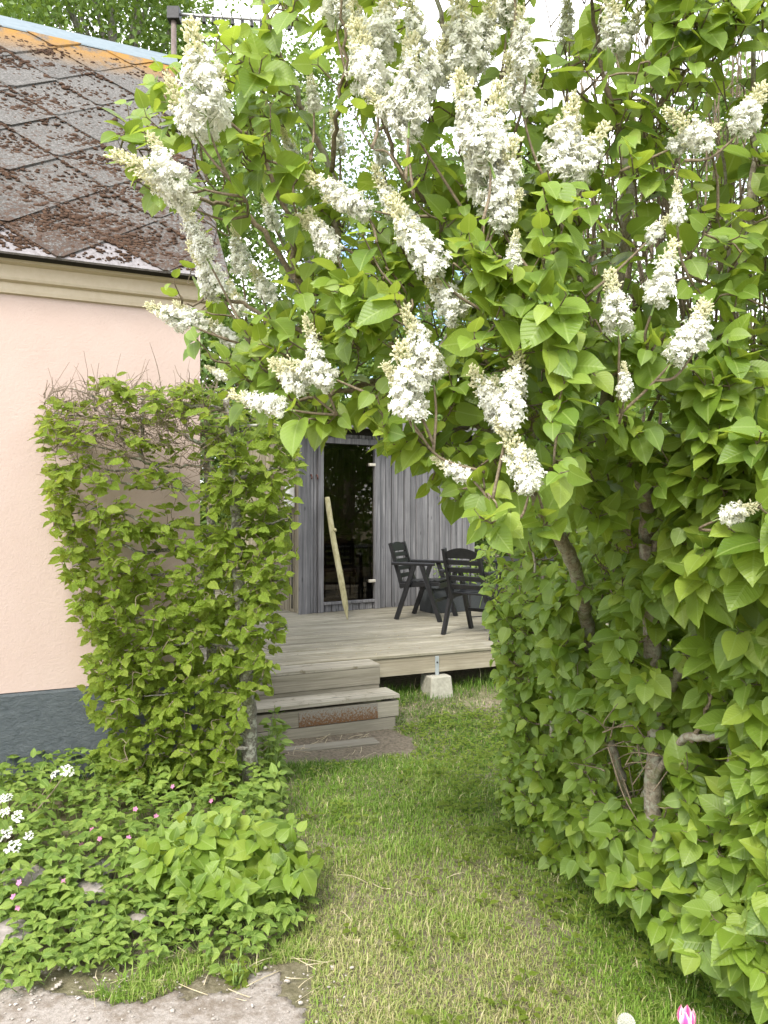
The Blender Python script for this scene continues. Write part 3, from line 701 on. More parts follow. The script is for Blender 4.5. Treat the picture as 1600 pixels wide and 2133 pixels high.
def bake_leaves(name, Pp, R, S, kind, mat, parent, rnd=None):
    N = len(Pp); tmpl = LT[kind]; k = rng.integers(len(tmpl), size=N); vs, fs, us, rs = [], [], [], []; off = 0
    rnd = rng.random(N) if rnd is None else rnd
    for i, (V, Fc, UV) in enumerate(tmpl):
        m = np.where(k == i)[0]
        if not len(m): continue
        asp = rng.uniform(.86, 1.1, len(m)); Vl = V[None] * np.stack([asp, np.ones_like(asp), np.ones_like(asp)], 1)[:, None, :]
        W = np.einsum('nij,nvj->nvi', R[m], Vl) * S[m][:, None, None] + Pp[m][:, None, :]
        vs.append(W.reshape(-1, 3)); fs.append((Fc[None] + (np.arange(len(m)) * len(V))[:, None, None] + off).reshape(-1, 3))
        us.append(np.tile(UV, (len(m), 1))); rs.append(np.repeat(rnd[m], len(V))); off += len(m) * len(V)
    o = link(name, np_mesh(name, np.concatenate(vs), np.concatenate(fs), mat, np.concatenate(us), np.concatenate(rs), kind != 'hornbeam'), parent)
    o['kind'] = 'stuff'; return o

LEAF_ME = {}
def leaf_objects(Pp, R, S, kind, mat, parent, name='leaf'):
    for i in range(len(Pp)):
        k = int(rng.integers(6)); key = (kind, mat.name, k)
        if key not in LEAF_ME:
            V, Fc, UV = LT[kind][k]; LEAF_ME[key] = np_mesh(name, V, Fc, mat, UV, None, kind != 'hornbeam')
        o = link(name, LEAF_ME[key], parent); Mx = np.eye(4); Mx[:3, :3] = R[i] * S[i]; Mx[:3, 3] = Pp[i]
        o.matrix_local = Matrix(Mx.tolist())

def split_leaves(Pp, R, S, limit=300, cell=26):
    """indices of the leaves that show largest from the photograph: in view, nearest in their cell"""
    C = Pp + R[:, :, 1] * S[:, None] * .5
    d = C[:, 1]; px = 800 + F * C[:, 0] / d; py = HY - F * (C[:, 2] - CAMH) / d
    vis = (px > 5) & (px < 1595) & (py > 5) & (py < 2128) & (d > .3)
    face = np.abs(np.einsum('ni,ni->n', R[:, :, 2], C - np.array([0, 0, CAMH]))) / np.linalg.norm(C - np.array([0, 0, CAMH]), axis=1)
    area = (S / d) ** 2 * (.25 + face); best = {}
    for i in np.where(vis)[0]:
        key = (int(px[i] // cell), int(py[i] // cell))
        if key not in best or d[i] < d[best[key]]: best[key] = i
    c = np.array(sorted(best.values(), key=lambda i: -area[i])[:limit], int)
    m = np.zeros(len(Pp), bool); m[c] = True; return m

def leafy_thing(root, Lv, kind, mat, limit=300, crown='crown', cell=26):
    Pp, R, S = Lv.arrays(); Pp = Pp - np.array(root.location)
    m = split_leaves(Pp + np.array(root.location), R, S, limit, cell)
    leaf_objects(Pp[m], R[m], S[m], kind, mat, root)
    if (~m).any(): bake_leaves(crown, Pp[~m], R[~m], S[~m], kind, mat, root)

def unit(v): v = np.asarray(v, float); return v / (np.linalg.norm(v) + 1e-9)
def proj(p): return 800 + F * p[0] / p[1], HY - F * (p[2] - CAMH) / p[1]

class Skeleton:
    def __init__(s): s.a = np.zeros((60000, 3)); s.r = np.zeros(60000); s.n = 0
    def addpath(s, pts, rad):
        k = len(pts); s.a[s.n:s.n + k] = pts; s.r[s.n:s.n + k] = rad; s.n += k
    def nearest(s, q):
        d = s.a[:s.n] - q; w = np.sqrt((d * d).sum(1)) + 0.35 * np.maximum(0, d[:, 2])     # prefer attaching from below
        i = int(np.argmin(w)); return s.a[i].copy(), s.r[i], w[i]

# ------------------------------------------------------------------ lilac flowers
def panicle_mesh(seed):
    """unit-length flower cluster, axis +Z: open florets below, cream buds above"""
    r = np.random.default_rng(seed); vs, fs, mi = [], [], []; off = 0
    buds_from = r.uniform(.42, .66); fat = r.uniform(.17, .235)
    def put(V, Fq, m):
        nonlocal off
        vs.append(V); fs.append(Fq + off); mi.append(np.full(len(Fq), m)); off += len(V)
    # floret: 4 petals (2 tris each) on a small tube ; local +Z outwards
    def floret(c, n, sz):
        n = unit(n); x = unit(np.cross(n, r.normal(size=3))); y = np.cross(n, x); V = []; T = []
        a0 = r.uniform(0, 1.6); cup = r.uniform(-.15, .35)
        for k in range(4):
            a = a0 + k * math.pi / 2; e = math.cos(a) * x + math.sin(a) * y; g = -math.sin(a) * x + math.cos(a) * y
            b = len(V); V += [c + n * sz * .1, c + sz * (.62 * e + .36 * g + n * cup), c + sz * (1.02 * e + n * cup * 1.2), c + sz * (.62 * e - .36 * g + n * cup)]
            T += [(b, b + 1, b + 2), (b, b + 2, b + 3)]
        b = len(V); q = c - n * sz * 1.5
        V += [c + sz * .2 * x, c - sz * .1 * x + sz * .17 * y, c - sz * .1 * x - sz * .17 * y, q]
        T += [(b, b + 1, b + 3), (b + 1, b + 2, b + 3), (b + 2, b, b + 3)]
        put(np.array(V), np.array(T), 0)
    def bud(c, n, sz):
        n = unit(n); x = unit(np.cross(n, r.normal(size=3))); y = np.cross(n, x)
        V = [c - n * sz * 1.1] + [c + sz * .42 * (math.cos(a) * x + math.sin(a) * y) + n * sz * .25 for a in (0, 1.57, 3.14, 4.71)] + [c + n * sz * .8]
        T = [(0, 2, 1), (0, 3, 2), (0, 4, 3), (0, 1, 4), (5, 1, 2), (5, 2, 3), (5, 3, 4), (5, 4, 1)]
        put(np.array(V), np.array(T), 1)
    tb = Tubes(); tb.add([(0, 0, -.12), (0, 0, .5), (0, 0, .97)], [.012, .009, .004], 5)
    nb = 40
    for i in range(nb):
        h = (i + r.uniform(-.4, .4)) / nb; h = min(max(h, .01), .99)
        a = i * 2.399 + r.uniform(-.4, .4)
        ln = fat * (1 - h) ** .62 * (0.75 + .5 * r.random()) * (1.0 if h > .08 else .8) + .015
        d = unit([math.cos(a), math.sin(a), .55 + .9 * h]); p0 = np.array([0, 0, h * .92]); p1 = p0 + d * ln
        if ln > .05: tb.add([p0, p1], [.005, .003], 3, False)
        m = int(4 + ln * 58)
        for _ in range(m):
            f = r.uniform(.35, 1.08); q = p0 + d * ln * f + r.normal(0, .022, 3)
            o = unit(q - np.array([0, 0, q[2] - .08]) + r.normal(0, .04, 3)); q = q + o * .02
            if q[2] + r.normal(0, .07) > buds_from or (f > 1.0 and r.random() < .35 and h > .3): bud(q, o, r.uniform(.028, .040))
            else: floret(q, o, r.uniform(.044, .058))
    for V, Q in zip(tb.v, tb.f):
        pass
    V = np.concatenate(tb.v); Qq = np.concatenate(tb.f); T = np.concatenate([Qq[:, [0, 1, 2]], Qq[Qq[:, 2] != Qq[:, 3]][:, [0, 2, 3]]]); put(V, T, 2)
    return np_mesh('flower_cluster', np.concatenate(vs), np.concatenate(fs), [M['petal'], M['bud'], M['stalk']], mat_idx=np.concatenate(mi))
PAN = [panicle_mesh(100 + k) for k in range(9)]

# (px, py, length px, tip angle in the picture in degrees (90 = up), depth)
FL = [(415, 150, 240, 98, 1.95), (440, 215, 170, 70, 2.05), (375, 215, 150, 115, 2.0), (310, 350, 200, 160, 2.05), (345, 395, 150, 150, 2.15), (335, 320, 120, 120, 2.1), (405, 480, 150, 115, 2.25), (430, 560, 150, 118, 2.35),
      (350, 655, 120, 155, 2.3), (395, 655, 100, 140, 2.35), (495, 520, 120, 100, 2.5), (490, 620, 90, 110, 2.5), (600, 300, 90, 110, 2.3), (650, 190, 90, 95, 2.1), (760, 120, 210, 105, 2.0), (745, 60, 170, 100, 2.15), (800, 40, 190, 80, 2.05),
      (855, 160, 230, 88, 1.95), (900, 140, 180, 65, 2.05), (815, 235, 160, 140, 1.95), (850, 215, 150, 90, 2.0), (860, 30, 160, 100, 2.2), (960, 60, 210, 95, 2.05), (1010, 60, 180, 80, 2.1), (930, 110, 150, 75, 2.15), (700, 275, 100, 100, 2.3), (690, 395, 150, 150, 2.05), (725, 425, 120, 165, 2.05),
      (670, 485, 140, 120, 2.1), (650, 470, 100, 150, 2.12), (800, 395, 130, 115, 2.1), (860, 490, 220, 125, 1.95), (840, 450, 120, 110, 2.0), (985, 240, 230, 110, 1.9), (1030, 265, 220, 85, 1.95), (1000, 340, 200, 110, 1.95), (1050, 370, 190, 75, 1.95),
      (1090, 80, 160, 95, 1.95), (1070, 165, 140, 105, 2.0), (1110, 190, 100, 80, 2.1), (1175, 280, 190, 75, 1.95), (1225, 315, 170, 55, 1.95), (1200, 290, 110, 85, 2.0), (1060, 435, 110, 55, 1.95), (1072, 520, 100, 85, 1.9), (920, 610, 160, 128, 2.0),
      (845, 790, 190, 100, 1.85), (872, 715, 190, 112, 1.9), (885, 780, 120, 60, 1.9), (830, 795, 120, 130, 1.88), (650, 710, 130, 105, 2.05), (640, 770, 140, 160, 2.05), (600, 780, 120, 140, 2.1), (535, 835, 140, 165, 2.1), (450, 775, 60, 150, 2.3),
      (1015, 820, 160, 125, 1.9), (1070, 810, 190, 82, 1.85), (1040, 840, 140, 100, 1.9), (1075, 940, 190, 118, 1.85), (1092, 980, 110, 100, 1.82), (940, 975, 110, 150, 1.95), (1430, 265, 150, 150, 1.9), (1450, 285, 120, 20, 1.92), (1410, 420, 100, 95, 1.9), (1372, 475, 80, 50, 1.95),
      (1385, 565, 165, 72, 1.85), (1280, 625, 160, 96, 1.9), (1440, 690, 160, 60, 1.85), (1455, 675, 130, 80, 1.85), (1300, 792, 90, 95, 1.85), (1550, 1062, 110, 22, 1.85), (1275, 35, 160, 95, 2.0), (1310, 65, 130, 60, 2.05), (1565, 225, 140, 62, 1.9),
      (700, -20, 160, 90, 2.2), (1050, -40, 200, 95, 2.1), (1180, 30, 120, 90, 2.3), (545, 590, 100, 120, 2.5), (460, 690, 90, 140, 2.45), (560, 440, 90, 110, 2.6), (790, 300, 100, 100, 2.3)]

def flower_objects(root, lst, twigs, skel, rs):
    for i, (px, py, ln, ang, dep) in enumerate(lst):
        dep = dep - .06; c = P(px, py, dep); a = math.radians(ang); L = ln / F * dep * .96
        ax = unit([math.cos(a), rs.uniform(-.35, .15), math.sin(a)]); base = c - ax * L * .5
        q = Vector(ax).to_track_quat('Z', 'Y').to_matrix().to_4x4() @ Matrix.Rotation(rs.uniform(0, 6.28), 4, 'Z')
        fatk = rs.uniform(.88, 1.12); o = link('flower_cluster', PAN[i % len(PAN)], root)
        o.matrix_local = Matrix.Translation(Vector(base) - root.location) @ q @ Matrix.Diagonal((L * fatk, L * fatk, L, 1))
        s0, r0, dd = skel.nearest(base - ax * .12)
        mid = s0 * .35 + base * .65 - ax * min(.05, dd * .25) + np.array([0, min(.04, dd * .2), 0])
        pts = smooth_path([s0, mid, base], 5); twigs.add(pts - np.array(root.location), np.linspace(.0045, .0028, len(pts)), 5)
        skel.addpath(pts, .004)

# ------------------------------------------------------------------ lilacs
def build_lilac(root, stems, shoots, flowers, leaf_len, rs, extra_twigs=()):
    loc = np.array(root.location); skel = Skeleton()
    for pts, r0, r1 in stems:
        p = smooth_path([P(*q) for q in pts], 7, .004); rad = np.linspace(r0, r1, len(p)) * (1 + rs.normal(0, .05, len(p)))
        tb = Tubes(); tb.add(p - loc, rad, 9); link('stem', tb.mesh('stem', M['lilac_bark'] if r0 > .011 else M['twig']), root)
        skel.addpath(p, rad)
    twigs = Tubes()
    fl = [(px, py, ln, d) for px, py, ln, a, d in FL]
    Lv = Leaves(); todo = list(range(len(shoots)))
    A = np.array([s[0] for s in shoots]); dist = np.array([skel.nearest(a)[2] for a in A]); order = np.argsort(dist)
    for j in order:
        end, outw, n_pair, sz = shoots[j]
        s0, r0, dd = skel.nearest(end)
        ax = unit((end - s0) / (dd + 1e-6) * .6 + outw * .5 + np.array([0, 0, .25]))
        mid = s0 + (end - s0) * .5 + np.array([0, 0, -.04 * dd]) + rs.normal(0, .025, 3) * min(1, dd * 3)
        pts = smooth_path([s0, mid, end - ax * .05, end + ax * .03], 4)
        mine = []
        # leaf pairs along the last part
        seg = np.linalg.norm(np.diff(pts, axis=0), axis=1); cum = np.concatenate([[0], np.cumsum(seg)]); tot = cum[-1]
        az = rs.uniform(0, 6.28)
        for k in range(n_pair):
            u_ = max(tot - k * rs.uniform(.035, .06) - .0, 0.01)
            if u_ < .02: break
            c = np.array([np.interp(u_, cum, pts[:, i]) for i in range(3)])
            x = unit(np.cross(ax, [0.3, .2, 1])); y = np.cross(ax, x); az += math.pi / 2 + rs.normal(0, .25)
            for sg in (0, math.pi):
                rd = math.cos(az + sg) * x + math.sin(az + sg) * y
                L = sz * leaf_len * (rs.uniform(.66, 1.2) if k else rs.uniform(.4, .85))
                d0 = unit(ax * (.7 if k == 0 else .35) + rd * .8 + outw * .35)
                pb = c + d0 * rs.uniform(.014, .026)
                d = unit(d0 + np.array([0, 0, -1]) * rs.uniform(.1, 1.0) + rs.normal(0, .26, 3))
                n = outw * rs.uniform(.25, .9) + np.array([0, 0, 1]) * rs.uniform(.3, 1.0) + rs.normal(0, .40, 3)
                cc = pb + d * L * .5; qx, qy = proj(cc)
                bad = False
                for fx, fy, fl_, fd in fl:
                    rr = fl_ * .40
                    if abs(qx - fx) < rr and abs(qy - fy) < rr and cc[1] < fd + .05: bad = True; break
                if bad: continue
                mine.append((c, pb, d, n, L))
        ex, ey = proj(end); front = any(abs(ex - fx) < fl_ * .34 and abs(ey - fy) < fl_ * .42 and end[1] < fd + .05 for fx, fy, fl_, fd in fl)
        if len(mine) < 2 or front: continue
        twigs.add(pts - loc, np.linspace(min(.0055, .0028 + .004 * dd), .0019, len(pts)), 4, False); skel.addpath(pts, .003)
        for c, pb, d, n, L in mine:
            twigs.add(np.array([c, pb]) - loc, [.0014, .0011], 3, False); Lv.add(pb, d, n, L)
    flower_objects(root, flowers, twigs, skel, rs)
    for p, rad in extra_twigs: twigs.add(p - loc, rad, 4, False)
    tw = link('twigs', twigs.mesh('twigs', M['twig']), root); tw['kind'] = 'stuff'
    leafy_thing(root, Lv, 'lilac', M['lilac_leaf'])
    return Lv

V1 = [(540, -320), (500, -60), (430, 70), (345, 140), (265, 235), (250, 330), (345, 440), (370, 590), (320, 640), (425, 720), (480, 820), (585, 870), (650, 890), (790, 880), (830, 940), (905, 985), (930, 1050), (1000, 1085), (1120, 1120), (1760, 1120), (1900, 400), (1900, -320)]
rs = np.random.default_rng(21)
def sample_v1(n, xlo, xhi, rs):
    out = []
    while len(out) < n:
        px, py = rs.uniform(220, 1900), rs.uniform(-320, 1120)
        if not (xlo <= px < xhi) or not in_poly(px, py, V1): continue
        if py < -40 and rs.random() < .65: continue
        # thin, twiggy zone at the upper right
        if 1230 < px < 1620 and 120 < py < 680 and rs.random() < .62: continue
        if px < 720 and py < 640 and rs.random() < .5: continue
        if px < 570 and py < 55: continue
        if 1070 < px < 1230 and 985 < py < 1190 and rs.random() < .85: continue
        edge = sst(300, 1000, px); dc = 2.35 - .35 * edge; th = .55
        if px > 1180: dc = 2.15 + .25 * sst(800, 1100, py); th = .6
        d = dc + th * (rs.random() ** 1.3) - .28
        # close off the lower rim with near leaves
        if py > 720 and px < 1000: d = rs.uniform(1.95, 2.6)
        p = P(px, py, d)
        outw = unit([-.25 if px < 900 else -.1, -1.0, .15]) if d < dc + .15 else unit(rs.normal(0, 1, 3) + [0, -.4, .2])
        out.append((p, outw, int(rs.integers(2, 5)), rs.uniform(.8, 1.15)))
    return out

stemsA = [
    ([(1235, 1790, 3.75), (1240, 1500, 3.5), (1222, 1300, 3.2), (1190, 1165, 2.85), (1135, 1065, 2.65), (1095, 1000, 2.55), (1000, 880, 2.45), (900, 790, 2.4), (790, 730, 2.35), (715, 650, 2.35)], .032, .016),
    ([(715, 650, 2.35), (702, 560, 2.35), (700, 500, 2.3), (690, 360, 2.25), (625, 210, 2.15), (560, 60, 2.05), (530, -100, 2.0)], .014, .004),
    ([(1095, 1000, 2.55), (1110, 850, 2.4), (1080, 650, 2.3), (1030, 480, 2.25), (1000, 250, 2.15), (930, 80, 2.05), (890, -140, 2.0)], .018, .005),
    ([(715, 650, 2.35), (620, 580, 2.3), (520, 450, 2.25), (440, 420, 2.2), (370, 410, 2.12)], .011, .004),
    ([(620, 580, 2.3), (590, 430, 2.2), (520, 290, 2.1), (430, 230, 2.05)], .009, .003),
    ([(690, 360, 2.25), (705, 250, 2.15), (720, 100, 2.1), (700, -60, 2.05)], .008, .003),
    ([(790, 730, 2.35), (600, 680, 2.35), (470, 620, 2.35), (380, 640, 2.3)], .010, .003),
    ([(900, 790, 2.4), (760, 800, 2.25), (660, 830, 2.15), (570, 835, 2.1)], .010, .003),
    ([(1030, 480, 2.25), (870, 400, 2.15), (800, 260, 2.05), (760, 150, 2.0)], .009, .003),
    ([(1000, 880, 2.45), (930, 900, 2.2), (880, 900, 2.05)], .008, .003),
    ([(1080, 650, 2.3), (960, 640, 2.15), (900, 560, 2.0)], .008, .003),
    ([(1000, 250, 2.15), (1060, 120, 2.05), (1080, -60, 2.0)], .008, .003),
]
lilacA = empty('lilac_tree', tuple(P(1235, 1790, 3.75) * [1, 1, 0]))
tag(lilacA, 'white flowering lilac whose branches arch over the grass passage towards the roof', 'lilac')
build_lilac(lilacA, stemsA, sample_v1(800, 0, 1180, rs), [f for f in FL if f[0] < 1180], .080, rs)

# right-hand lilac: tall upright stems above, dense leafy hedge below
V2 = [(985, 1060), (1000, 1120), (1020, 1250), (1050, 1400), (1060, 1520), (1045, 1660), (1070, 1750), (1160, 1800), (1240, 1870), (1330, 1890), (1430, 1980), (1520, 2040), (1640, 2090), (1800, 2200), (2000, 2200), (2000, 900), (1600, 900), (1150, 960)]
KX = [985, 1050, 1200, 1300, 1500, 1600, 1800, 2000]; KD = [4.4, 3.95, 3.25, 2.85, 2.35, 2.1, 1.85, 1.75]
def sample_v2(n, rs, strip=False):
    out = []
    while len(out) < n:
        px, py = (rs.uniform(985, 1650) if rs.random() < .86 else rs.uniform(1650, 2000)), rs.uniform(900, 2200)
        if strip: px, py = rs.uniform(1015, 1170), rs.uniform(1250, 1830)
        if not in_poly(px, py, V2): continue
        d = float(np.interp(px, KX, KD)); hole = ((px - 1330) / 95) ** 2 + ((py - 1610) / 70) ** 2 < 1 or ((px - 1480) / 90) ** 2 + ((py - 1560) / 50) ** 2 < 1
        up = sst(1500, 1000, py); d = d * (1 - .14 * up) + .0
        d *= 1 + .055 * float(fbm(np.array(px * .01), np.array(py * .01), 1.1, 66)) + .02 * float(fbm(np.array(px * .01), np.array(py * .01), 3.5, 67))
        lay = rs.random() ** 1.05
        for hx, hy, ha, hb in ((1170, 1090, 75, 95), (1340, 1060, 70, 120), (1230, 1290, 60, 50), (1430, 1330, 90, 45), (1130, 1500, 30, 70), (1560, 1250, 60, 60)):
            if ((px - hx) / ha) ** 2 + ((py - hy) / hb) ** 2 < 1: hole = True
        if hole:
            lay = .62 + .5 * rs.random()
            if rs.random() < .35: continue
        d2 = d + lay * .75 - .05
        p = P(px, py, d2)
        if p[2] < .05: continue
        outw = unit([-.55, -.85, .25]) if lay < .45 else unit(np.array([-.3, -.6, .3]) + rs.normal(0, .6, 3))
        small = .74 if px < 1140 else 1.0 + .16 * float(sst(1250, 1450, px))
        out.append((p, outw, int(rs.integers(2, 5)), rs.uniform(.85, 1.2) * small))
    return out
stemsB = [
    ([(1350, 1960, 3.0), (1365, 1500, 2.8), (1350, 1160, 2.62), (1345, 1020, 2.5), (1270, 950, 2.45), (1265, 800, 2.4), (1272, 680, 2.35), (1305, 460, 2.3), (1305, 320, 2.3)], .034, .013),
    ([(1305, 320, 2.3), (1390, 190, 2.25), (1402, 0, 2.2), (1405, -200, 2.15)], .010, .005),
    ([(1305, 320, 2.3), (1270, 210, 2.25), (1240, 50, 2.2), (1225, -150, 2.2)], .009, .004),
    ([(1390, 200, 2.25), (1480, 90, 2.15), (1560, -60, 2.1)], .007, .003),
    ([(1320, 1730, 3.3), (1290, 1600, 3.15), (1250, 1480, 3.2), (1160, 1330, 3.4), (1130, 1200, 3.4)], .020, .008),
    ([(1365, 1500, 2.8), (1500, 1200, 2.45), (1480, 900, 2.25), (1500, 700, 2.1), (1560, 480, 2.1), (1570, 100, 2.1)], .020, .006),
    ([(1310, 1730, 3.2), (1400, 1560, 2.65), (1480, 1535, 2.45), (1545, 1540, 2.38)], .016, .010),
    ([(1440, 1545, 2.52), (1470, 1480, 2.45), (1495, 1420, 2.4)], .008, .004),
    ([(1480, 1900, 2.75), (1550, 1500, 2.4), (1700, 1200, 2.2), (1680, 700, 2.1), (1700, 100, 2.1)], .022, .007),
    ([(1150, 1750, 3.6), (1150, 1500, 3.5), (1140, 1300, 3.45), (1110, 1150, 3.4)], .012, .005),
    ([(1085, 1740, 4.3), (1100, 1400, 4.25), (1075, 1200, 4.15), (1040, 1100, 4.0)], .011, .005),
    ([(1350, 1160, 2.62), (1430, 1000, 2.4), (1490, 800, 2.3), (1520, 560, 2.3), (1500, 300, 2.3)], .012, .004),
    ([(1500, 1900, 2.7), (1620, 1800, 2.3), (1700, 1700, 2.1)], .012, .005),
    ([(1272, 680, 2.35), (1180, 540, 2.3), (1160, 380, 2.25), (1190, 260, 2.1)], .009, .003),
    ([(1272, 680, 2.35), (1350, 620, 2.2), (1440, 580, 2.1), (1600, 640, 2.05)], .008, .003),
]
# bare upright twigs in the upper right
extra = []
for k in range(120):
    bx = rs.uniform(1180, 1760); d = rs.uniform(2.3, 3.3); y0 = rs.uniform(500, 950); y1 = rs.uniform(-250, 420)
    lean = (bx - 1400) * rs.uniform(-.1, .35) + rs.normal(0, 40)
    p = smooth_path([P(bx, y0, d), P(bx + lean * .4 + rs.normal(0, 28), (y0 * 2 + y1) / 3, d), P(bx + lean * .7 + rs.normal(0, 30), (y0 + 2 * y1) / 3, d), P(bx + lean, y1, d)], 4, .003)
    extra.append((p, np.linspace(rs.uniform(.003, .007), .0014, len(p))))
    for _ in range(3):
        i = rs.integers(2, len(p) - 1); q = p[i] + np.array([rs.normal(0, .09), rs.normal(0, .05), rs.uniform(.05, .22)])
        extra.append((smooth_path([p[i], (p[i] + q) / 2 + rs.normal(0, .015, 3), q], 3), np.linspace(.0026, .001, 7)))
# dry twigs in the hollow near the ground
for k in range(60):
    c0 = P(rs.uniform(1250, 1500), rs.uniform(1480, 1720), rs.uniform(2.6, 3.1)); q = c0 + rs.normal(0, .12, 3) + [0, 0, .05]
    extra.append((smooth_path([c0, (c0 + q) / 2 + rs.normal(0, .03, 3), q], 3), np.linspace(.003, .0012, 7)))
lilacB = empty('lilac_bush', tuple(P(1350, 1960, 3.0) * [1, 1, 0]))
tag(lilacB, 'dense lilac hedge of tall bare stems with heart shaped leaves reaching the lawn', 'lilac')
build_lilac(lilacB, stemsB, sample_v1(600, 1180, 1900, rs) + sample_v2(1850, rs) + sample_v2(420, rs, True), [f for f in FL if f[0] >= 1180], .080, rs, extra)

# ------------------------------------------------------------------ hornbeam hedge
rs = np.random.default_rng(5)
HB = [(78, 900), (95, 830), (165, 800), (235, 775), (330, 800), (420, 795), (480, 815), (560, 850), (600, 895), (618, 960), (612, 1090), (592, 1180), (600, 1230), (585, 1310), (555, 1400), (568, 1440), (500, 1470), (488, 1640), (225, 1650), (205, 1560), (180, 1440), (170, 1310), (130, 1200), (100, 1050), (82, 960)]
hb_root = P(518, 1645, 4.42) * [1, 1, 0]
hedge = empty('hornbeam_hedge', tuple(hb_root)); tag(hedge, 'clipped hornbeam hedge with sparse leaves in front of the pink wall', 'hedge')
hs = Skeleton(); hl = np.array(hedge.location)
def hstem(pts, r0, r1, mat='hedge_bark', nm='branch'):
    p = smooth_path([P(*q) for q in pts], 6, .005); rad = np.linspace(r0, r1, len(p)) * (1 + rs.normal(0, .06, len(p)))
    tb = Tubes(); tb.add(p - hl, rad, 9 if r0 > .012 else 6); link(nm, tb.mesh(nm, M[mat]), hedge); hs.addpath(p, rad)
hstem([(520, 1680, 4.42), (518, 1560, 4.40), (517, 1430, 4.38), (500, 1250, 4.36), (490, 1050, 4.36), (480, 900, 4.36), (470, 830, 4.36)], .050, .018, nm='trunk')
hstem([(452, 1640, 4.75), (442, 1400, 4.72), (438, 1200, 4.70), (436, 1050, 4.68), (430, 930, 4.66)], .040, .018, nm='trunk')
for pts in ([(452, 1072), (416, 1036), (360, 1016), (300, 1016), (228, 1000), (132, 1000)], [(400, 1028), (348, 984), (296, 960), (208, 932), (156, 928)], [(424, 968), (352, 970), (300, 955)], [(352, 1012), (304, 976), (240, 980), (160, 960)],
            [(452, 1112), (360, 1096), (320, 1096), (220, 1060), (150, 1070)], [(440, 1140), (348, 1144), (296, 1152), (248, 1132), (170, 1140)], [(430, 1200), (360, 1196), (256, 1192), (212, 1164), (150, 1180)], [(296, 960), (280, 900), (260, 892), (240, 860)],
            [(298, 920), (298, 850), (298, 796)], [(260, 924), (240, 892), (200, 832), (154, 808)], [(200, 856), (192, 816)], [(378, 870), (380, 792)], [(470, 900), (560, 880), (600, 900)], [(480, 1000), (560, 980), (610, 970)], [(490, 1100), (560, 1090), (600, 1080)], [(495, 1250), (560, 1210), (595, 1210)],
            [(440, 1300), (350, 1290), (250, 1280), (190, 1270)], [(445, 1400), (350, 1390), (250, 1380), (195, 1390)], [(450, 1500), (350, 1480), (260, 1500), (215, 1510)], [(500, 1350), (400, 1340), (300, 1350)], [(505, 1450), (400, 1440), (300, 1450)], [(430, 930), (330, 880), (200, 870), (110, 860)], [(470, 850), (380, 840), (260, 830)], [(500, 1330), (560, 1320), (600, 1300)], [(515, 1560), (420, 1560), (300, 1570)]):
    d0 = 4.62 if pts[0][0] < 460 else 4.36
    hstem([(x, y, d0 - .16 * i / len(pts) + rs.normal(0, .03)) for i, (x, y) in enumerate(pts)], rs.uniform(.010, .015), .0035)
twg = Tubes(); Lv = Leaves(); pts_ = []
while len(pts_) < 1600:
    px, py = rs.uniform(60, 640), rs.uniform(760, 1660)
    if not in_poly(px, py, HB): continue
    p_keep = 1.0
    if 190 < px < 440 and 870 < py < 1090: p_keep = .26
    if 230 < px < 430 and 1120 < py < 1205: p_keep = .5
    if py < 870: p_keep = .6
    if px < 200 and 880 < py < 1010: p_keep = .42
    if px > 505 and py > 1440: p_keep = .15
    if rs.random() > p_keep: continue
    if px > 470: d = 4.35 + rs.uniform(-.28, .34)
    else: d = 4.40 + rs.uniform(-.28, .22)
    pts_.append(P(px, py, d))
for e in sorted(pts_, key=lambda q: hs.nearest(q)[2]):
    s0, r0, dd = hs.nearest(e); outw = unit([rs.normal(0, .4), -1, .15]); ax = unit((e - s0) / (dd + 1e-6) + outw * .6 + rs.normal(0, .2, 3))
    p = smooth_path([s0, (s0 + e) / 2 + rs.normal(0, .02, 3), e], 4); twg.add(p - hl, np.linspace(min(.0045, .002 + .006 * dd), .0013, len(p)), 4, False); hs.addpath(p, .003)
    for k in range(int(rs.integers(3, 6))):
        c = e - ax * .028 * k + rs.normal(0, .008, 3); sd_ = unit(np.cross(ax, [0, 0, 1])) * (1 if k % 2 else -1)
        d = unit(ax * .5 + sd_ * .8 + outw * .35 + np.array([0, 0, -1]) * rs.uniform(.0, .75) + rs.normal(0, .25, 3))
        n = np.array([0, 0, 1]) * rs.uniform(.35, 1.0) + outw * rs.uniform(.2, .9) + rs.normal(0, .3, 3)
        Lv.add(c, d, n, rs.uniform(.045, .088))
# tangle of bare twigs at the top
for k in range(620):
    px, py = rs.uniform(95, 470), rs.uniform(800, 1010) if k % 2 else rs.uniform(815, 930)
    a = P(px, py, 4.45 + rs.uniform(-.2, .2)); ang = rs.normal(0, .5) if k % 3 else rs.normal(1.4, .5)
    ln = rs.uniform(.06, .26); b = a + np.array([math.cos(ang) * ln * rs.choice([-1, 1]), rs.normal(0, .05), math.sin(ang) * ln])
    if proj(b)[0] < 70: continue
    m = (a + b) / 2 + rs.normal(0, .02, 3); twg.add(smooth_path([a, m, b], 3) - hl, np.linspace(rs.uniform(.0016, .0032), .001, 7), 4, False)
for k in range(26):     # cut ends sticking up
    px = rs.uniform(90, 480); a = P(px, rs.uniform(815, 850), 4.45 + rs.uniform(-.15, .15)); b = a + np.array([rs.normal(0, .05), 0, rs.uniform(.05, .13)])
    twg.add(np.array([a, b]) - hl, [.0035, .002], 5)
tag(link('twigs', twg.mesh('twigs', M['hedge_twig']), hedge), kind='stuff')
leafy_thing(hedge, Lv, 'hornbeam', M['hedge_leaf'], 300, 'crown', 22)

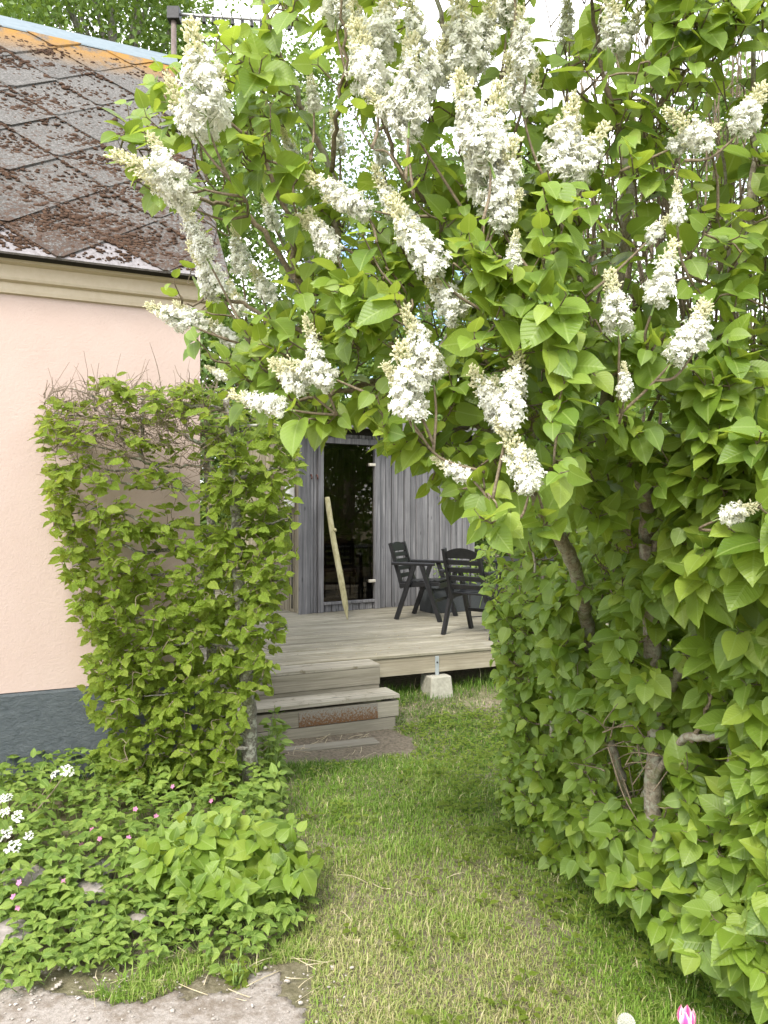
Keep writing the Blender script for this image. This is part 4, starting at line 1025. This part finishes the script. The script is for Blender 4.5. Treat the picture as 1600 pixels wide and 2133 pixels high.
# ------------------------------------------------------------------ planting bed (left)
rs = np.random.default_rng(9)
def wall_y(x): return 4.5 + (x + 2.25) * UX[1] / UX[0]      # house front line
def in_bed(x, y):
    right = np.interp(y, [2.5, 2.75, 3.0, 3.3, 3.8, 4.4, 4.8], [-.62, -.45, -.33, -.34, -.5, -.66, -.80])
    near = 2.70 + .05 * np.sin(x * 7) + .04 * np.sin(x * 17 + 1) - .10 * sst(-.9, -1.5, x)
    return (x < right) & (y > near) & (y < wall_y(x) - .06) & (x > -3.2)
Lv = Leaves(); stm = Tubes()
n = 0
while n < 3500:
    x, y = rs.uniform(-3.0, -.3), (rs.uniform(2.55, 4.9) if n % 3 else rs.uniform(2.6, 3.2))
    if not in_bed(x, y): continue
    n += 1
    hmax = .08 + .12 * sst(2.7, 3.3, y) * (1 - .45 * sst(-.62, -.42, x)); z0 = float(gz(x, y)); h = hmax * rs.uniform(.35, 1.1)
    a = rs.uniform(0, 6.28); tip = np.array([x + .05 * math.cos(a), y + .05 * math.sin(a) - .02, z0 + h])
    if n % 2: stm.add([(x, y, z0), tip], [.002, .0014], 3, False)
    sz = rs.uniform(.038, .07) * (.8 if y < 2.95 else 1)
    for da in (-1.15, 0, 1.15):
        d = np.array([math.cos(a + da), math.sin(a + da), rs.uniform(-.25, .35)])
        Lv.add(tip, d, np.array([rs.normal(0, .3), rs.normal(-.25, .3), 1.0]), sz * (1 if da == 0 else .85))
bed = empty('ground_cover', (0, 0, 0)); tag(bed, 'low green ground elder filling the bed below the hedge', 'ground cover', kind='stuff')
Pp, R, S = Lv.arrays(); bake_leaves('leaves', Pp, R, S, 'leaflet', M['bed_leaf'], bed)
tag(link('stems', stm.mesh('stems', M['stalk']), bed), kind='stuff')

def bush_clump(name, label, base, shoots, leaf_kind, mat, size, cat, limit=300):
    root = empty(name, tuple(base)); tag(root, label, cat); Lv = Leaves(); tb = Tubes(); bl = np.array(base)
    for (tx, ty, tz, n) in shoots:
        b = bl + np.array([(tx - bl[0]) * .35, (ty - bl[1]) * .35, 0]); b[2] = float(gz(b[0], b[1])); e = np.array([tx, ty, tz])
        p = smooth_path([b, (b + e) / 2 + rs.normal(0, .015, 3), e], 5); tb.add(p - bl, np.linspace(.0045, .002, len(p)), 5); ax = unit(e - b); az = rs.uniform(0, 6)
        x = unit(np.cross(ax, [1, .2, 0])); y = np.cross(ax, x); L0 = np.linalg.norm(e - b)
        for k in range(n):
            c = e - ax * min(L0 * .95, k * .042); az += 1.57 + rs.normal(0, .2)
            for sg in (0, math.pi):
                rd = math.cos(az + sg) * x + math.sin(az + sg) * y
                d = unit(rd + ax * (.9 if k == 0 else .25) + np.array([0, -.15, -rs.uniform(0, .5)]) + rs.normal(0, .12, 3))
                nrm = np.array([0, 0, 1.0]) * (1 if k else .4) + np.array([0, -.45, 0]) + rs.normal(0, .25, 3)
                Lv.add(c + d * .015, d, nrm, size * (rs.uniform(.45, .7) if k == 0 else rs.uniform(.75, 1.1)))
    link('stems', tb.mesh('stems', M['stalk']), root)['kind'] = 'stuff'
    leafy_thing(root, Lv, leaf_kind, mat, limit, 'foliage', 24)
    return root
sh = []
for _ in range(95):
    px, py = rs.uniform(290, 650), rs.uniform(1690, 1900); 
    if ((px - 470) / 185) ** 2 + ((py - 1810) / 115) ** 2 > 1: continue
    d = 3.35 - (py - 1700) / 200 * .35 + rs.uniform(-.12, .12); p = P(px, py, d); p[2] = max(p[2] + .03, .12); sh.append((p[0], p[1], p[2], int(rs.integers(2, 5))))
bush_clump('lilac_suckers', 'low clump of young lilac shoots with big bright leaves beside the lawn', P(470, 1850, 3.3) * [1, 1, 0], sh, 'lilac', M['lilac_leaf'], .10, 'shrub')
sh = []
for _ in range(70):
    px, py = rs.uniform(495, 600), rs.uniform(1480, 1740); d = 4.15 + rs.uniform(-.15, .3)
    if px < 545 and py < 1640: continue
    if px > 590 - (1640 - py) * .05: continue
    p = P(px, py, d + .5 * (py < 1600)); p[2] = max(p[2], .06); sh.append((p[0], p[1], p[2], 3))
bush_clump('seedling_shrub', 'leafy seedlings growing round the foot of the grey hedge trunk', P(545, 1690, 4.35) * [1, 1, 0], sh, 'leaflet', M['bed_leaf'], .075, 'shrub', 120)
# small tuft on the path edge
sh = [(P(497, 2005, 2.66)[0] + rs.normal(0, .02), 2.64 + rs.normal(0, .02), rs.uniform(.05, .10), 3) for _ in range(7)]
bush_clump('weed_tuft', 'small bright weed tuft growing at the edge of the concrete path', (P(497, 2030, 2.64)[0], 2.64, 0.0), sh, 'leaflet', M['hedge_leaf'], .036, 'weed', 60)

# white flowering shrub at the left edge
wf = empty('flowering_shrub', tuple(P(-10, 1860, 3.55) * [1, 1, 0])); tag(wf, 'white flowering shrub in front of the grey plinth', 'shrub')
wl = np.array(wf.location); Lv = Leaves(); tb = Tubes()
corymb = []
for k in range(3):
    r = np.random.default_rng(400 + k); vs, fs = [], []; off = 0
    for _ in range(38):
        a, q = r.uniform(0, 6.28), math.sqrt(r.random()); c = np.array([q * math.cos(a), q * math.sin(a), .35 * (1 - q * q) + r.normal(0, .05)]); n = unit([c[0] * .6, c[1] * .6, 1]); x = unit(np.cross(n, r.normal(size=3))); y = np.cross(n, x)
        V = [c]
        for j in range(10):
            b = j * .6283; rr = .20 if j % 2 == 0 else .10; V.append(c + rr * (math.cos(b) * x + math.sin(b) * y) + n * .02)
        vs.append(np.array(V)); fs.append(np.array([(0, j + 1, (j + 1) % 10 + 1) for j in range(10)]) + off); off += 11
    corymb.append(np_mesh('flower_cluster', np.concatenate(vs), np.concatenate(fs), M['petal']))
heads = [(12, 1735, 3.3, .05), (28, 1765, 3.25, .05), (38, 1700, 3.35, .04), (10, 1690, 3.4, .035), (140, 1605, 3.9, .05), (115, 1612, 3.95, .035), (0, 1665, 3.4, .04), (60, 1740, 3.3, .03), (-40, 1700, 3.3, .05), (-20, 1780, 3.25, .05), (18, 1660, 3.5, .03)]
for i, (px, py, d, r0) in enumerate(heads):
    p = P(px, py, d); o = link('flower_cluster', corymb[i % 3], wf); q = Vector((rs.normal(0, .2), -.6, .8)).to_track_quat('Z', 'Y').to_matrix().to_4x4()
    o.matrix_local = Matrix.Translation(Vector(p - wl)) @ q @ Matrix.Scale(r0 * .72, 4)
    tb.add(smooth_path([np.array([0, 0, 0.0]) + rs.normal(0, .03, 3) * [1, 1, 0], (p - wl) * .6 + [0, .05, 0], p - wl], 5), np.linspace(.006, .002, 11), 5)
    for _ in range(14): Lv.add(p + rs.normal(0, .07, 3) + [0, .05, -.06], unit(rs.normal(0, 1, 3) * [1, 1, .5]), np.array([0, -.4, 1]) + rs.normal(0, .3, 3), rs.uniform(.04, .07))
link('stems', tb.mesh('stems', M['twig']), wf)['kind'] = 'stuff'
leafy_thing(wf, Lv, 'leaflet', M['bed_leaf'], 60, 'foliage')

# pink cranesbill flowers
r = np.random.default_rng(3); V, T = [], []
for k in range(5):
    a = k * 1.2566; e = np.array([math.cos(a), math.sin(a), 0]); g = np.array([-math.sin(a), math.cos(a), 0]); b = len(V)
    V += [np.zeros(3), .6 * e + .38 * g + [0, 0, .15], 1.0 * e + [0, 0, .25], .6 * e - .38 * g + [0, 0, .15]]; T += [(b, b + 1, b + 2), (b, b + 2, b + 3)]
cr_me = np_mesh('flower_head', np.array(V), np.array(T), M['pink'])
for (px, py, d) in [(360, 1638, 4.0), (440, 1668, 3.85), (325, 1700, 3.6), (282, 1685, 3.65), (208, 1747, 3.4), (192, 1728, 3.5), (170, 1760, 3.4), (133, 1836, 3.05), (40, 1838, 3.0), (28, 1868, 2.95), (38, 1890, 2.9), (268, 1745, 3.4)]:
    p = P(px, py, d); root = empty('cranesbill', (p[0], p[1], float(gz(p[0], p[1])))); tag(root, 'small pink cranesbill flower among the ground cover leaves', 'flower', 'pink cranesbill flowers')
    h = p[2] - float(gz(p[0], p[1])); tbf = Tubes(); tbf.add([(0, .02, 0), (0, .01, h * .6), (0, 0, h)], [.0015, .0013, .001], 4); link('stem', tbf.mesh('stem', M['stalk']), root)
    o = link('flower_head', cr_me, root); q = Vector((rs.normal(0, .3), -.8, .6)).to_track_quat('Z', 'Y').to_matrix().to_4x4(); o.matrix_local = Matrix.Translation((0, 0, h)) @ q @ Matrix.Scale(.013, 4)

# field stones in the bed
M['stone'] = plain_mat('field_stone', (0.16, 0.14, 0.12), (0.34, 0.30, 0.27), 22, 0.95, 0.8, 0.015)
for (px, py, d, s_, lab) in [(190, 1800, 3.3, .085, 'grey field stone among leaves beside the ground elder'), (200, 1845, 3.1, .07, 'flat pinkish field stone low in the bed'), (62, 1815, 3.2, .10, 'large brown field stone beneath the white shrub'), (180, 1905, 2.95, .06, 'small field stone by the pulled dry stalks'), (285, 1905, 2.95, .05, 'small dark field stone under the young lilac shoots'), (20, 1925, 2.85, .07, 'rounded field stone in the near corner of the bed')]:
    bm = bmesh.new(); bmesh.ops.create_icosphere(bm, subdivisions=3, radius=1)
    k = rs.normal(0, 1, (4, 3))
    for v in bm.verts:
        c = np.array(v.co); f = 1 + .12 * math.sin(3 * c @ k[0]) + .10 * math.sin(4 * c @ k[1]) + .05 * math.sin(9 * c @ k[2]); v.co = Vector(c * f * [1.2, .9, .7] * s_)
    for f in bm.faces: f.smooth = True
    me = bpy.data.meshes.new('stone'); bm.to_mesh(me); bm.free(); me.materials.append(M['stone']); o = link('stone', me); p = P(px, py, d); o.location = (p[0], p[1], max(float(gz(p[0], p[1])) + s_ * .3, p[2] - s_ * .5)); tag(o, lab, 'stone', 'field stones in the bed')

# planter plants
sh = [(pc[0] + rs.uniform(-.3, .6), pc[1] + rs.uniform(0, .4), DZ + rs.uniform(.4, .62), 4) for _ in range(26)]
bush_clump('planter_plant', 'small green plants growing in the dark planter box', (pc[0] + .1, pc[1] + .2, DZ + .33), sh, 'leaflet', M['bed_leaf'], .07, 'plant', 0)

# ------------------------------------------------------------------ tulip and companions in front
def revolve_petal(name, mat, parent, ang, h, r, open_):
    V, Fq, UV = [], [], []; nu, nv = 6, 7
    for j in range(nv):
        v = j / (nv - 1); rad = r * math.sin(math.pi * (.12 + .62 * v)) * (1 + open_ * v); w = 1.15 * math.sin(math.pi * min(.98, .18 + .8 * v)) + .05
        for i in range(nu):
            u_ = i / (nu - 1) - .5; a = ang + u_ * w * 1.25; V.append((rad * math.cos(a), rad * math.sin(a), h * v - .10 * h * abs(u_) * v)); UV.append((u_ + .5, v))
    for j in range(nv - 1):
        for i in range(nu - 1): a = j * nu + i; Fq.append((a, a + 1, a + nu + 1, a + nu))
    return link(name, np_mesh(name, np.array(V), np.array(Fq), mat, UV, None, True), parent)
t = NT('tulip_petal_two_tone'); uv = t.n('ShaderNodeUVMap'); uv.uv_map = 'uv'; sp = t.n('ShaderNodeSeparateXYZ'); t.l(uv.outputs[0], sp.inputs[0])
au = t.math('ABSOLUTE', t.math('SUBTRACT', sp.outputs[0], .5)); nz = t.noise(t.coord('Object', (60, 60, 12)), 1.5, 4)
c = t.ramp(t.math('ADD', t.math('MULTIPLY', au, .9), t.math('MULTIPLY', nz, .5)), [(.35, (.78, .08, .28)), (.62, (.85, .70, .72))]); M['tulip2'] = t.done(t.bsdf(c, .45))
tp_ = P(1430, 2122, 1.85); tul = empty('tulip', (tp_[0], tp_[1], 0)); tag(tul, 'pink and white tulip standing in the foreground grass', 'tulip')
tbf = Tubes(); tbf.add(smooth_path([(0.01, 0, -.01), (.006, .004, tp_[2] * .5), (0, 0, tp_[2] - .02)], 5), .0035, 8); link('stem', tbf.mesh('stem', M['stalk']), tul)
for k in range(6):
    o = revolve_petal('petal', M['tulip2'], tul, k * 1.047, .052, .021 if k % 2 else .0235, -.1); o.location = (0, 0, tp_[2] - .024)
for k, (lx, ly) in enumerate([(-.07, .03), (.06, -.02), (-.02, -.06)]):
    V, Fq, UV = [], [], []
    for j in range(7):
        v = j / 6; w = .016 * math.sin(math.pi * min(.97, .2 + .8 * v)); px_, py_ = lx * v ** 1.4, ly * v ** 1.4; z = .27 * math.sin(v * 1.9) / 1.0
        V += [(px_ - w, py_, z + .008), (px_, py_, z), (px_ + w, py_, z + .008)]; UV += [(.4, v), (.5, v), (.6, v)]
    for j in range(6):
        for i in range(2): a = j * 3 + i; Fq.append((a, a + 1, a + 4, a + 3))
    link('leaf', np_mesh('leaf', np.array(V), np.array(Fq), M['bed_leaf'], UV, None, True), tul)
dp = P(1305, 2131, 1.95); dan = empty('seed_head', (dp[0], dp[1], 0)); tag(dan, 'fluffy white dandelion seed head in the foreground grass', 'dandelion')
tbf = Tubes(); tbf.add([(0, 0, 0), (0, 0, dp[2])], .002, 6); link('stem', tbf.mesh('stem', M['stalk']), dan)
tbf = Tubes()
for k in range(160):
    z = 1 - 2 * (k + .5) / 160; a = k * 2.399; d = np.array([math.sqrt(1 - z * z) * math.cos(a), math.sqrt(1 - z * z) * math.sin(a), z]); c = np.array([0, 0, dp[2]])
    tbf.add([c, c + d * .018], .0003, 3, False)
    for j in range(5):
        x = unit(np.cross(d, [.3, .5, .8])); y = np.cross(d, x); b = j * 1.257; tbf.add([c + d * .018, c + d * .022 + .005 * (math.cos(b) * x + math.sin(b) * y)], .00035, 3, False)
link('puff', tbf.mesh('puff', M['petal']), dan)

# ------------------------------------------------------------------ lawn
rs = np.random.default_rng(17)
def lawn_mask(x, y):
    a = (x - DEDGE[0]) * UX[0] + (y - DEDGE[1]) * UX[1]; b = (x - DEDGE[0]) * UN[0] + (y - DEDGE[1]) * UN[1]
    px = 800 + F * x / y
    m = (b < -.02) & ~path_in(x, y) & ~soil_in(x, y) & ~in_bed(x, y) & (px > -60) & (px < 1720) & ~((a < -.6) & (b > -.52))
    m |= ((b < .25) & (b >= -.02) & (a > -.5) & (a < 2.5))
    return m & ~((x < -.25) & (y < 2.75) & (fbm(x, y, 9, 8) < .1))
NB = 300000
# even density in the picture rather than on the ground: more blades close by
u_ = rs.random(NB * 2); y = 1.75 * (8.2 / 1.75) ** (u_ ** .95); x = rs.uniform(-.58, .62, NB * 2) * y
k = lawn_mask(x, y); x, y = x[k][:NB], y[k][:NB]
dryp = fbm(x, y, 2.2, 31) * .5 + .42 * np.exp(-((x - .55) / .38) ** 2 - ((y - 2.75) / .5) ** 2) + .12 * sst(3.4, 2.3, y) - .28 * sst(3.3, 4.2, y) + rs.normal(0, .16, len(x))
dens = fbm(x, y, 4.5, 44)
keep = rs.random(len(x)) < np.clip(.86 + .35 * dens - .32 * sst(.15, .6, dryp), .25, 1); x, y, dryp = x[keep], y[keep], dryp[keep]
# thin patch in the shade of the hedge on the left
sh_ = np.exp(-((x + .62) / .28) ** 2 - ((y - 4.1) / .7) ** 2); keep = rs.random(len(x)) > sh_ * .7; x, y, dryp = x[keep], y[keep], dryp[keep]
N = len(x); tuft = np.clip(fbm(x, y, 8, 50), -.5, 1)
h = rs.gamma(6, .0052, N) * (1 + .5 * tuft) * (1 - .25 * sst(.2, .6, dryp)); h = np.clip(h, .010, .085)
deckn = ((x - DEDGE[0]) * UN[0] + (y - DEDGE[1]) * UN[1]) > -.14; h[deckn] *= rs.uniform(1.2, 2.6, deckn.sum())
az = rs.uniform(0, 6.283, N); lean = rs.uniform(.2, 1.5, N); w = rs.uniform(.0008, .0019, N) * (1 + .10 * y)
b0 = np.stack([x, y, gz(x, y) - .004], 1); dx_ = np.stack([np.cos(az), np.sin(az), np.zeros(N)], 1); sx_ = np.stack([-np.sin(az), np.cos(az), np.zeros(N)], 1)
up = np.array([0, 0, 1.0]); mid = b0 + up * (h * .6)[:, None] + dx_ * (h * .3 * lean)[:, None]; tip = b0 + up * (h * np.clip(1.0 - .25 * lean, .35, 1))[:, None] + dx_ * (h * .85 * lean)[:, None]
Vg = np.stack([b0 - sx_ * w[:, None], b0 + sx_ * w[:, None], mid + sx_ * (w * .75)[:, None], mid - sx_ * (w * .75)[:, None], tip], 1).reshape(-1, 3)
o5 = (np.arange(N) * 5)[:, None]; Fg = np.stack([o5 + [0, 1, 2], o5 + [0, 2, 3], o5 + [3, 2, 4]], 1).reshape(-1, 3)
rv = np.clip(.28 + .55 * np.clip(dryp, -.4, 1.0) + rs.normal(0, .10, N), 0.01, .97); rv = np.where(rs.random(N) < .10, rs.uniform(.6, .97, N), rv)
uvg = np.tile(np.array([[.3, 0], [.7, 0], [.7, .6], [.3, .6], [.6, 1]]), (N, 1))
t = NT('grass_blade'); a = t.n('ShaderNodeAttribute', attribute_name='rnd')
c = t.ramp(a.outputs['Fac'], [(0, (.08, .160, .018)), (.25, (.15, .265, .03)), (.45, (.24, .35, .06)), (.65, (.36, .38, .13)), (.85, (.52, .45, .25)), (1, (.62, .55, .36))])
s1 = t.bsdf(c, .6, None, .25); tr = t.n('ShaderNodeBsdfTranslucent'); t.l(c, tr.inputs[0]); mx = t.n('ShaderNodeMixShader'); mx.inputs[0].default_value = .3; t.l(s1, mx.inputs[1]); t.l(tr.outputs[0], mx.inputs[2]); M['blade'] = t.done(mx.outputs[0])
tag(link('grass', np_mesh('grass', Vg, Fg, M['blade'], uvg, np.repeat(rv, 5), False)), 'short patchy green and straw coloured grass of the lawn passage', 'grass', kind='stuff')
# broad-leaved weeds in the lawn and along the hedges
Lv = Leaves(); n = 0
while n < 900:
    x, y = rs.uniform(-.8, 1.9), rs.uniform(2.2, 6.6)
    if not lawn_mask(np.array(x), np.array(y)): continue
    px = 800 + F * x / y; edge = px - np.interp(y, [2.3, 2.6, 3.0, 3.5, 4.0, 6.6], [1560, 1480, 1300, 1120, 1000, 1010])
    pr = .05 + .9 * math.exp(-((edge + 20) / 90) ** 2) + (.25 if fbm(np.array(x), np.array(y), 3, 77) > .45 else 0)
    if rs.random() > pr: continue
    n += 1; c = np.array([x, y, float(gz(x, y))]); a0 = rs.uniform(0, 6.28); big = rs.uniform(.018, .042)
    for k in range(int(rs.integers(3, 6))):
        a = a0 + k * 1.4 + rs.normal(0, .3); d = np.array([math.cos(a), math.sin(a), rs.uniform(-.05, .4)]); hh = rs.uniform(.01, .06)
        Lv.add(c + [.012 * math.cos(a), .012 * math.sin(a), hh], d, np.array([rs.normal(0, .25), -.2, 1]), big)
Pp, R, S = Lv.arrays(); wd = bake_leaves('lawn_weeds', Pp, R, S, 'leaflet', M['hedge_leaf'], None); tag(wd, 'small broad leaved weeds scattered through the lawn edge', 'weeds')

# gravel and litter on the path (uncountable)
vv, ff, nn = [], [], 0
for k in range(2600):
    x, y = rs.uniform(-1.9, -.1), rs.uniform(1.9, 2.85)
    if y > 2.72 or rs.random() > (.9 if fbm(np.array(x), np.array(y), 4, 91) > 0 else .35): continue
    r_ = abs(rs.normal(0, .0028)) + .0015; L = IV * (1 + rs.normal(0, .2, (len(IV), 1))) * r_ * [rs.uniform(.8, 1.5), 1, .7]; vv.append(L + [x, y, float(gz(x, y)) + .011 + r_ * .2]); ff.append(IF + nn); nn += len(IV)
M['gravel'] = plain_mat('gravel', (0.20, 0.17, 0.14), (0.50, 0.46, 0.41), 9, 0.95, .2)
tag(link('gravel', np_mesh('gravel', np.concatenate(vv), np.concatenate(ff), M['gravel'])), 'fine loose gravel lying on the worn concrete path', 'gravel', kind='stuff')
tbf = Tubes()
for k in range(80):
    if k < 30: c = np.array([rs.uniform(-1.0, -.2), rs.uniform(2.5, 2.85), .018])
    elif k < 65: c = np.append(rs.uniform([-.9, 5.3], [-.1, 5.9]), 0)
    else: c = np.append(rs.uniform([-.4, 2.2], [1.1, 3.6]), 0)
    c[2] = float(gz(c[0], c[1])) + .018; a = rs.uniform(0, 6.28); l_ = rs.uniform(.02, .09); d = np.array([math.cos(a), math.sin(a), rs.normal(0, .08)])
    tbf.add(smooth_path([c - d * l_, c + rs.normal(0, .006, 3), c + d * l_], 2), rs.uniform(.0008, .002), 4)
tag(link('dry_stalks', tbf.mesh('dry_stalks', plain_mat('straw', (.36, .30, .18), (.55, .48, .33), 20, .8))), 'dry broken stalks strewn on the ground', 'stalks', kind='stuff')
# leaf litter on the deck
Lv = Leaves()
for k in range(260):
    a, b = rs.uniform(-1.7, 1.3), abs(rs.normal(0, .9)) + .02; q = DEDGE + UX * a + UN * b; an = rs.uniform(0, 6.28)
    Lv.add(np.array([q[0], q[1], DZ + .006]), np.array([math.cos(an), math.sin(an), 0]), np.array([rs.normal(0, .1), 0, 1]), rs.uniform(.010, .026))
Pp, R, S = Lv.arrays(); M['litter'] = leaf_mat('litter', [(.12, .08, .04), (.28, .2, .11), (.45, .4, .28)], (.3, .2, .1), .1, .8)
tag(bake_leaves('leaf_litter', Pp, R, S, 'small', M['litter'], None), 'brown leaf litter scattered over the deck boards', 'litter')

# ------------------------------------------------------------------ background trees
rs = np.random.default_rng(33)
def far_tree(name, label, base, height, width, low, n_cl, n_leaf, leaf, mat, bark, group=None, hang=.6):
    root = empty(name, base); tag(root, label, 'tree', group); b = np.array(base, float)
    tb = Tubes(); tp = np.array([rs.normal(0, .3), rs.normal(0, .3), height * .93]); tr = smooth_path([(0, 0, -.1), tp * .35 + rs.normal(0, .12, 3), tp * .7 + rs.normal(0, .15, 3), tp], 6)
    tb.add(tr, np.linspace(.022 * height, .004 * height, len(tr)), 10)
    cent = []
    for k in range(n_cl):
        h = low + (height - low) * (rs.random() ** .85); f = (h - low) / (height - low); rr = width * (math.sin(math.pi * min(.97, .16 + .80 * f)) ** .8) * math.sqrt(rs.random()); a = rs.uniform(0, 6.28)
        c = np.array([rr * math.cos(a), rr * math.sin(a), h]) ; cent.append(c)
        if k % 3 == 0:
            j = int(np.clip((h * .78) / height * len(tr), 0, len(tr) - 1)); p = smooth_path([tr[j], (tr[j] + c) / 2 + [0, 0, .25], c], 4); tb.add(p, np.linspace(.0045 * height, .0012 * height, len(p)), 5, False)
    link('trunk', tb.mesh('trunk', bark), root)
    cent = np.array(cent); ci = rs.integers(len(cent), size=n_leaf); sp = rs.uniform(.35, .75, len(cent))[ci]
    off = rs.normal(0, 1, (n_leaf, 3)) * sp[:, None] * [.75, .75, hang]; off[:, 2] -= np.abs(rs.normal(0, .35, n_leaf)) * hang
    Pp = cent[ci] + off; d = rs.normal(0, 1, (n_leaf, 3)) * [1, 1, .5] + [0, 0, -.6]; nrm = rs.normal(0, 1, (n_leaf, 3)) * .7 + [0, -.2, 1]
    rn = np.clip(rs.random(len(cent))[ci] * .6 + rs.random(n_leaf) * .4, 0, .99)
    bake_leaves('crown', Pp, frames(d, nrm), rs.uniform(.7, 1.25, n_leaf) * leaf, 'small', mat, root, rn)
    return root
far_tree('birch_tree', 'tall birch with hanging twigs behind the mossy roof', (-5.6, 15.5, 0), 13.5, 4.2, 3.2, 210, 62000, .12, M['birch_leaf'], M['birch_bark'], hang=.95)
far_tree('birch_tree', 'slender birch showing beyond the aerial and the lilac blossom', (-2.0, 19.0, 0), 13.0, 2.6, 2.0, 90, 22000, .12, M['birch_leaf'], M['birch_bark'], hang=1.0)
far_tree('maple_tree', 'leafy tree standing close behind the sauna shed', (-1.0, 14.2, 0), 5.6, 2.3, .6, 90, 15000, .13, M['birch_leaf'], M['lilac_bark'])
far_tree('hazel_bush', 'broad dark bush beside the sauna shed behind the lilac', (2.9, 13.0, 0), 4.6, 2.3, .3, 90, 15000, .12, M['birch_leaf'], M['lilac_bark'])
far_tree('apple_tree', 'low spreading tree glimpsed through the lilac stems', (5.5, 10.5, 0), 4.4, 2.4, .4, 90, 15000, .11, M['birch_leaf'], M['lilac_bark'])
far_tree('lime_tree', 'pale green tree far behind the arching lilac', (4.2, 22, 0), 12.0, 4.0, .6, 120, 22000, .18, M['birch_leaf'], M['lilac_bark'])
far_tree('ash_tree', 'tall pale tree behind the upright lilac stems', (7.5, 17, 0), 11, 3.6, 1.0, 110, 20000, .14, M['birch_leaf'], M['lilac_bark'])
far_tree('elm_tree', 'thin topped tree rising behind the lilac blossom', (1.2, 17.5, 0), 9.6, 3.0, 1.0, 120, 22000, .14, M['birch_leaf'], M['lilac_bark'])
# to the right across the garden, mirrored in the glass door
far_tree('oak_tree', 'broad oak across the garden, mirrored in the glass door', (8.0, 4.6, 0), 8.5, 3.0, .8, 120, 16000, .17, M['birch_leaf'], M['lilac_bark'])
far_tree('rowan_tree', 'rowan across the garden, mirrored low in the glass door', (12.5, 1.5, 0), 8.0, 3.6, .6, 110, 14000, .17, M['birch_leaf'], M['lilac_bark'])
far_tree('alder_bush', 'low alder bush just behind the corner of the pink cottage', (-3.3, 12.6, 0), 5.2, 1.7, .3, 80, 11000, .11, M['birch_leaf'], M['lilac_bark'])

bh = empty('boundary_hedge', (0, 16.2, 0)); tag(bh, 'tall dark boundary hedge far behind the cottage and the shed', 'hedge')
nl = 42000; hx = rs.uniform(-10, 12, nl); hz = rs.uniform(0, 1, nl) ** .9 * (3.6 + .5 * fbm(hx, hx * 0, 1.2, 15)); hy = -.7 + .35 * fbm(hx, hz, 2.5, 18) + np.abs(rs.normal(0, .3, nl))
bake_leaves('crown', np.stack([hx, hy, hz], 1), frames(rs.normal(0, 1, (nl, 3)) + [0, -.2, -.6], rs.normal(0, .5, (nl, 3)) + [0, -.6, .8]), rs.uniform(.09, .15, nl), 'small', M['birch_leaf'], bh)
tb = Tubes()
for k in range(22): x_ = -9.5 + k; tb.add([(x_, 0, -.1), (x_ + rs.normal(0, .1), .05, 1.6), (x_ + rs.normal(0, .2), 0, 3.1)], [.05, .04, .015], 7)
link('trunks', tb.mesh('trunks', M['lilac_bark']), bh)['kind'] = 'stuff'
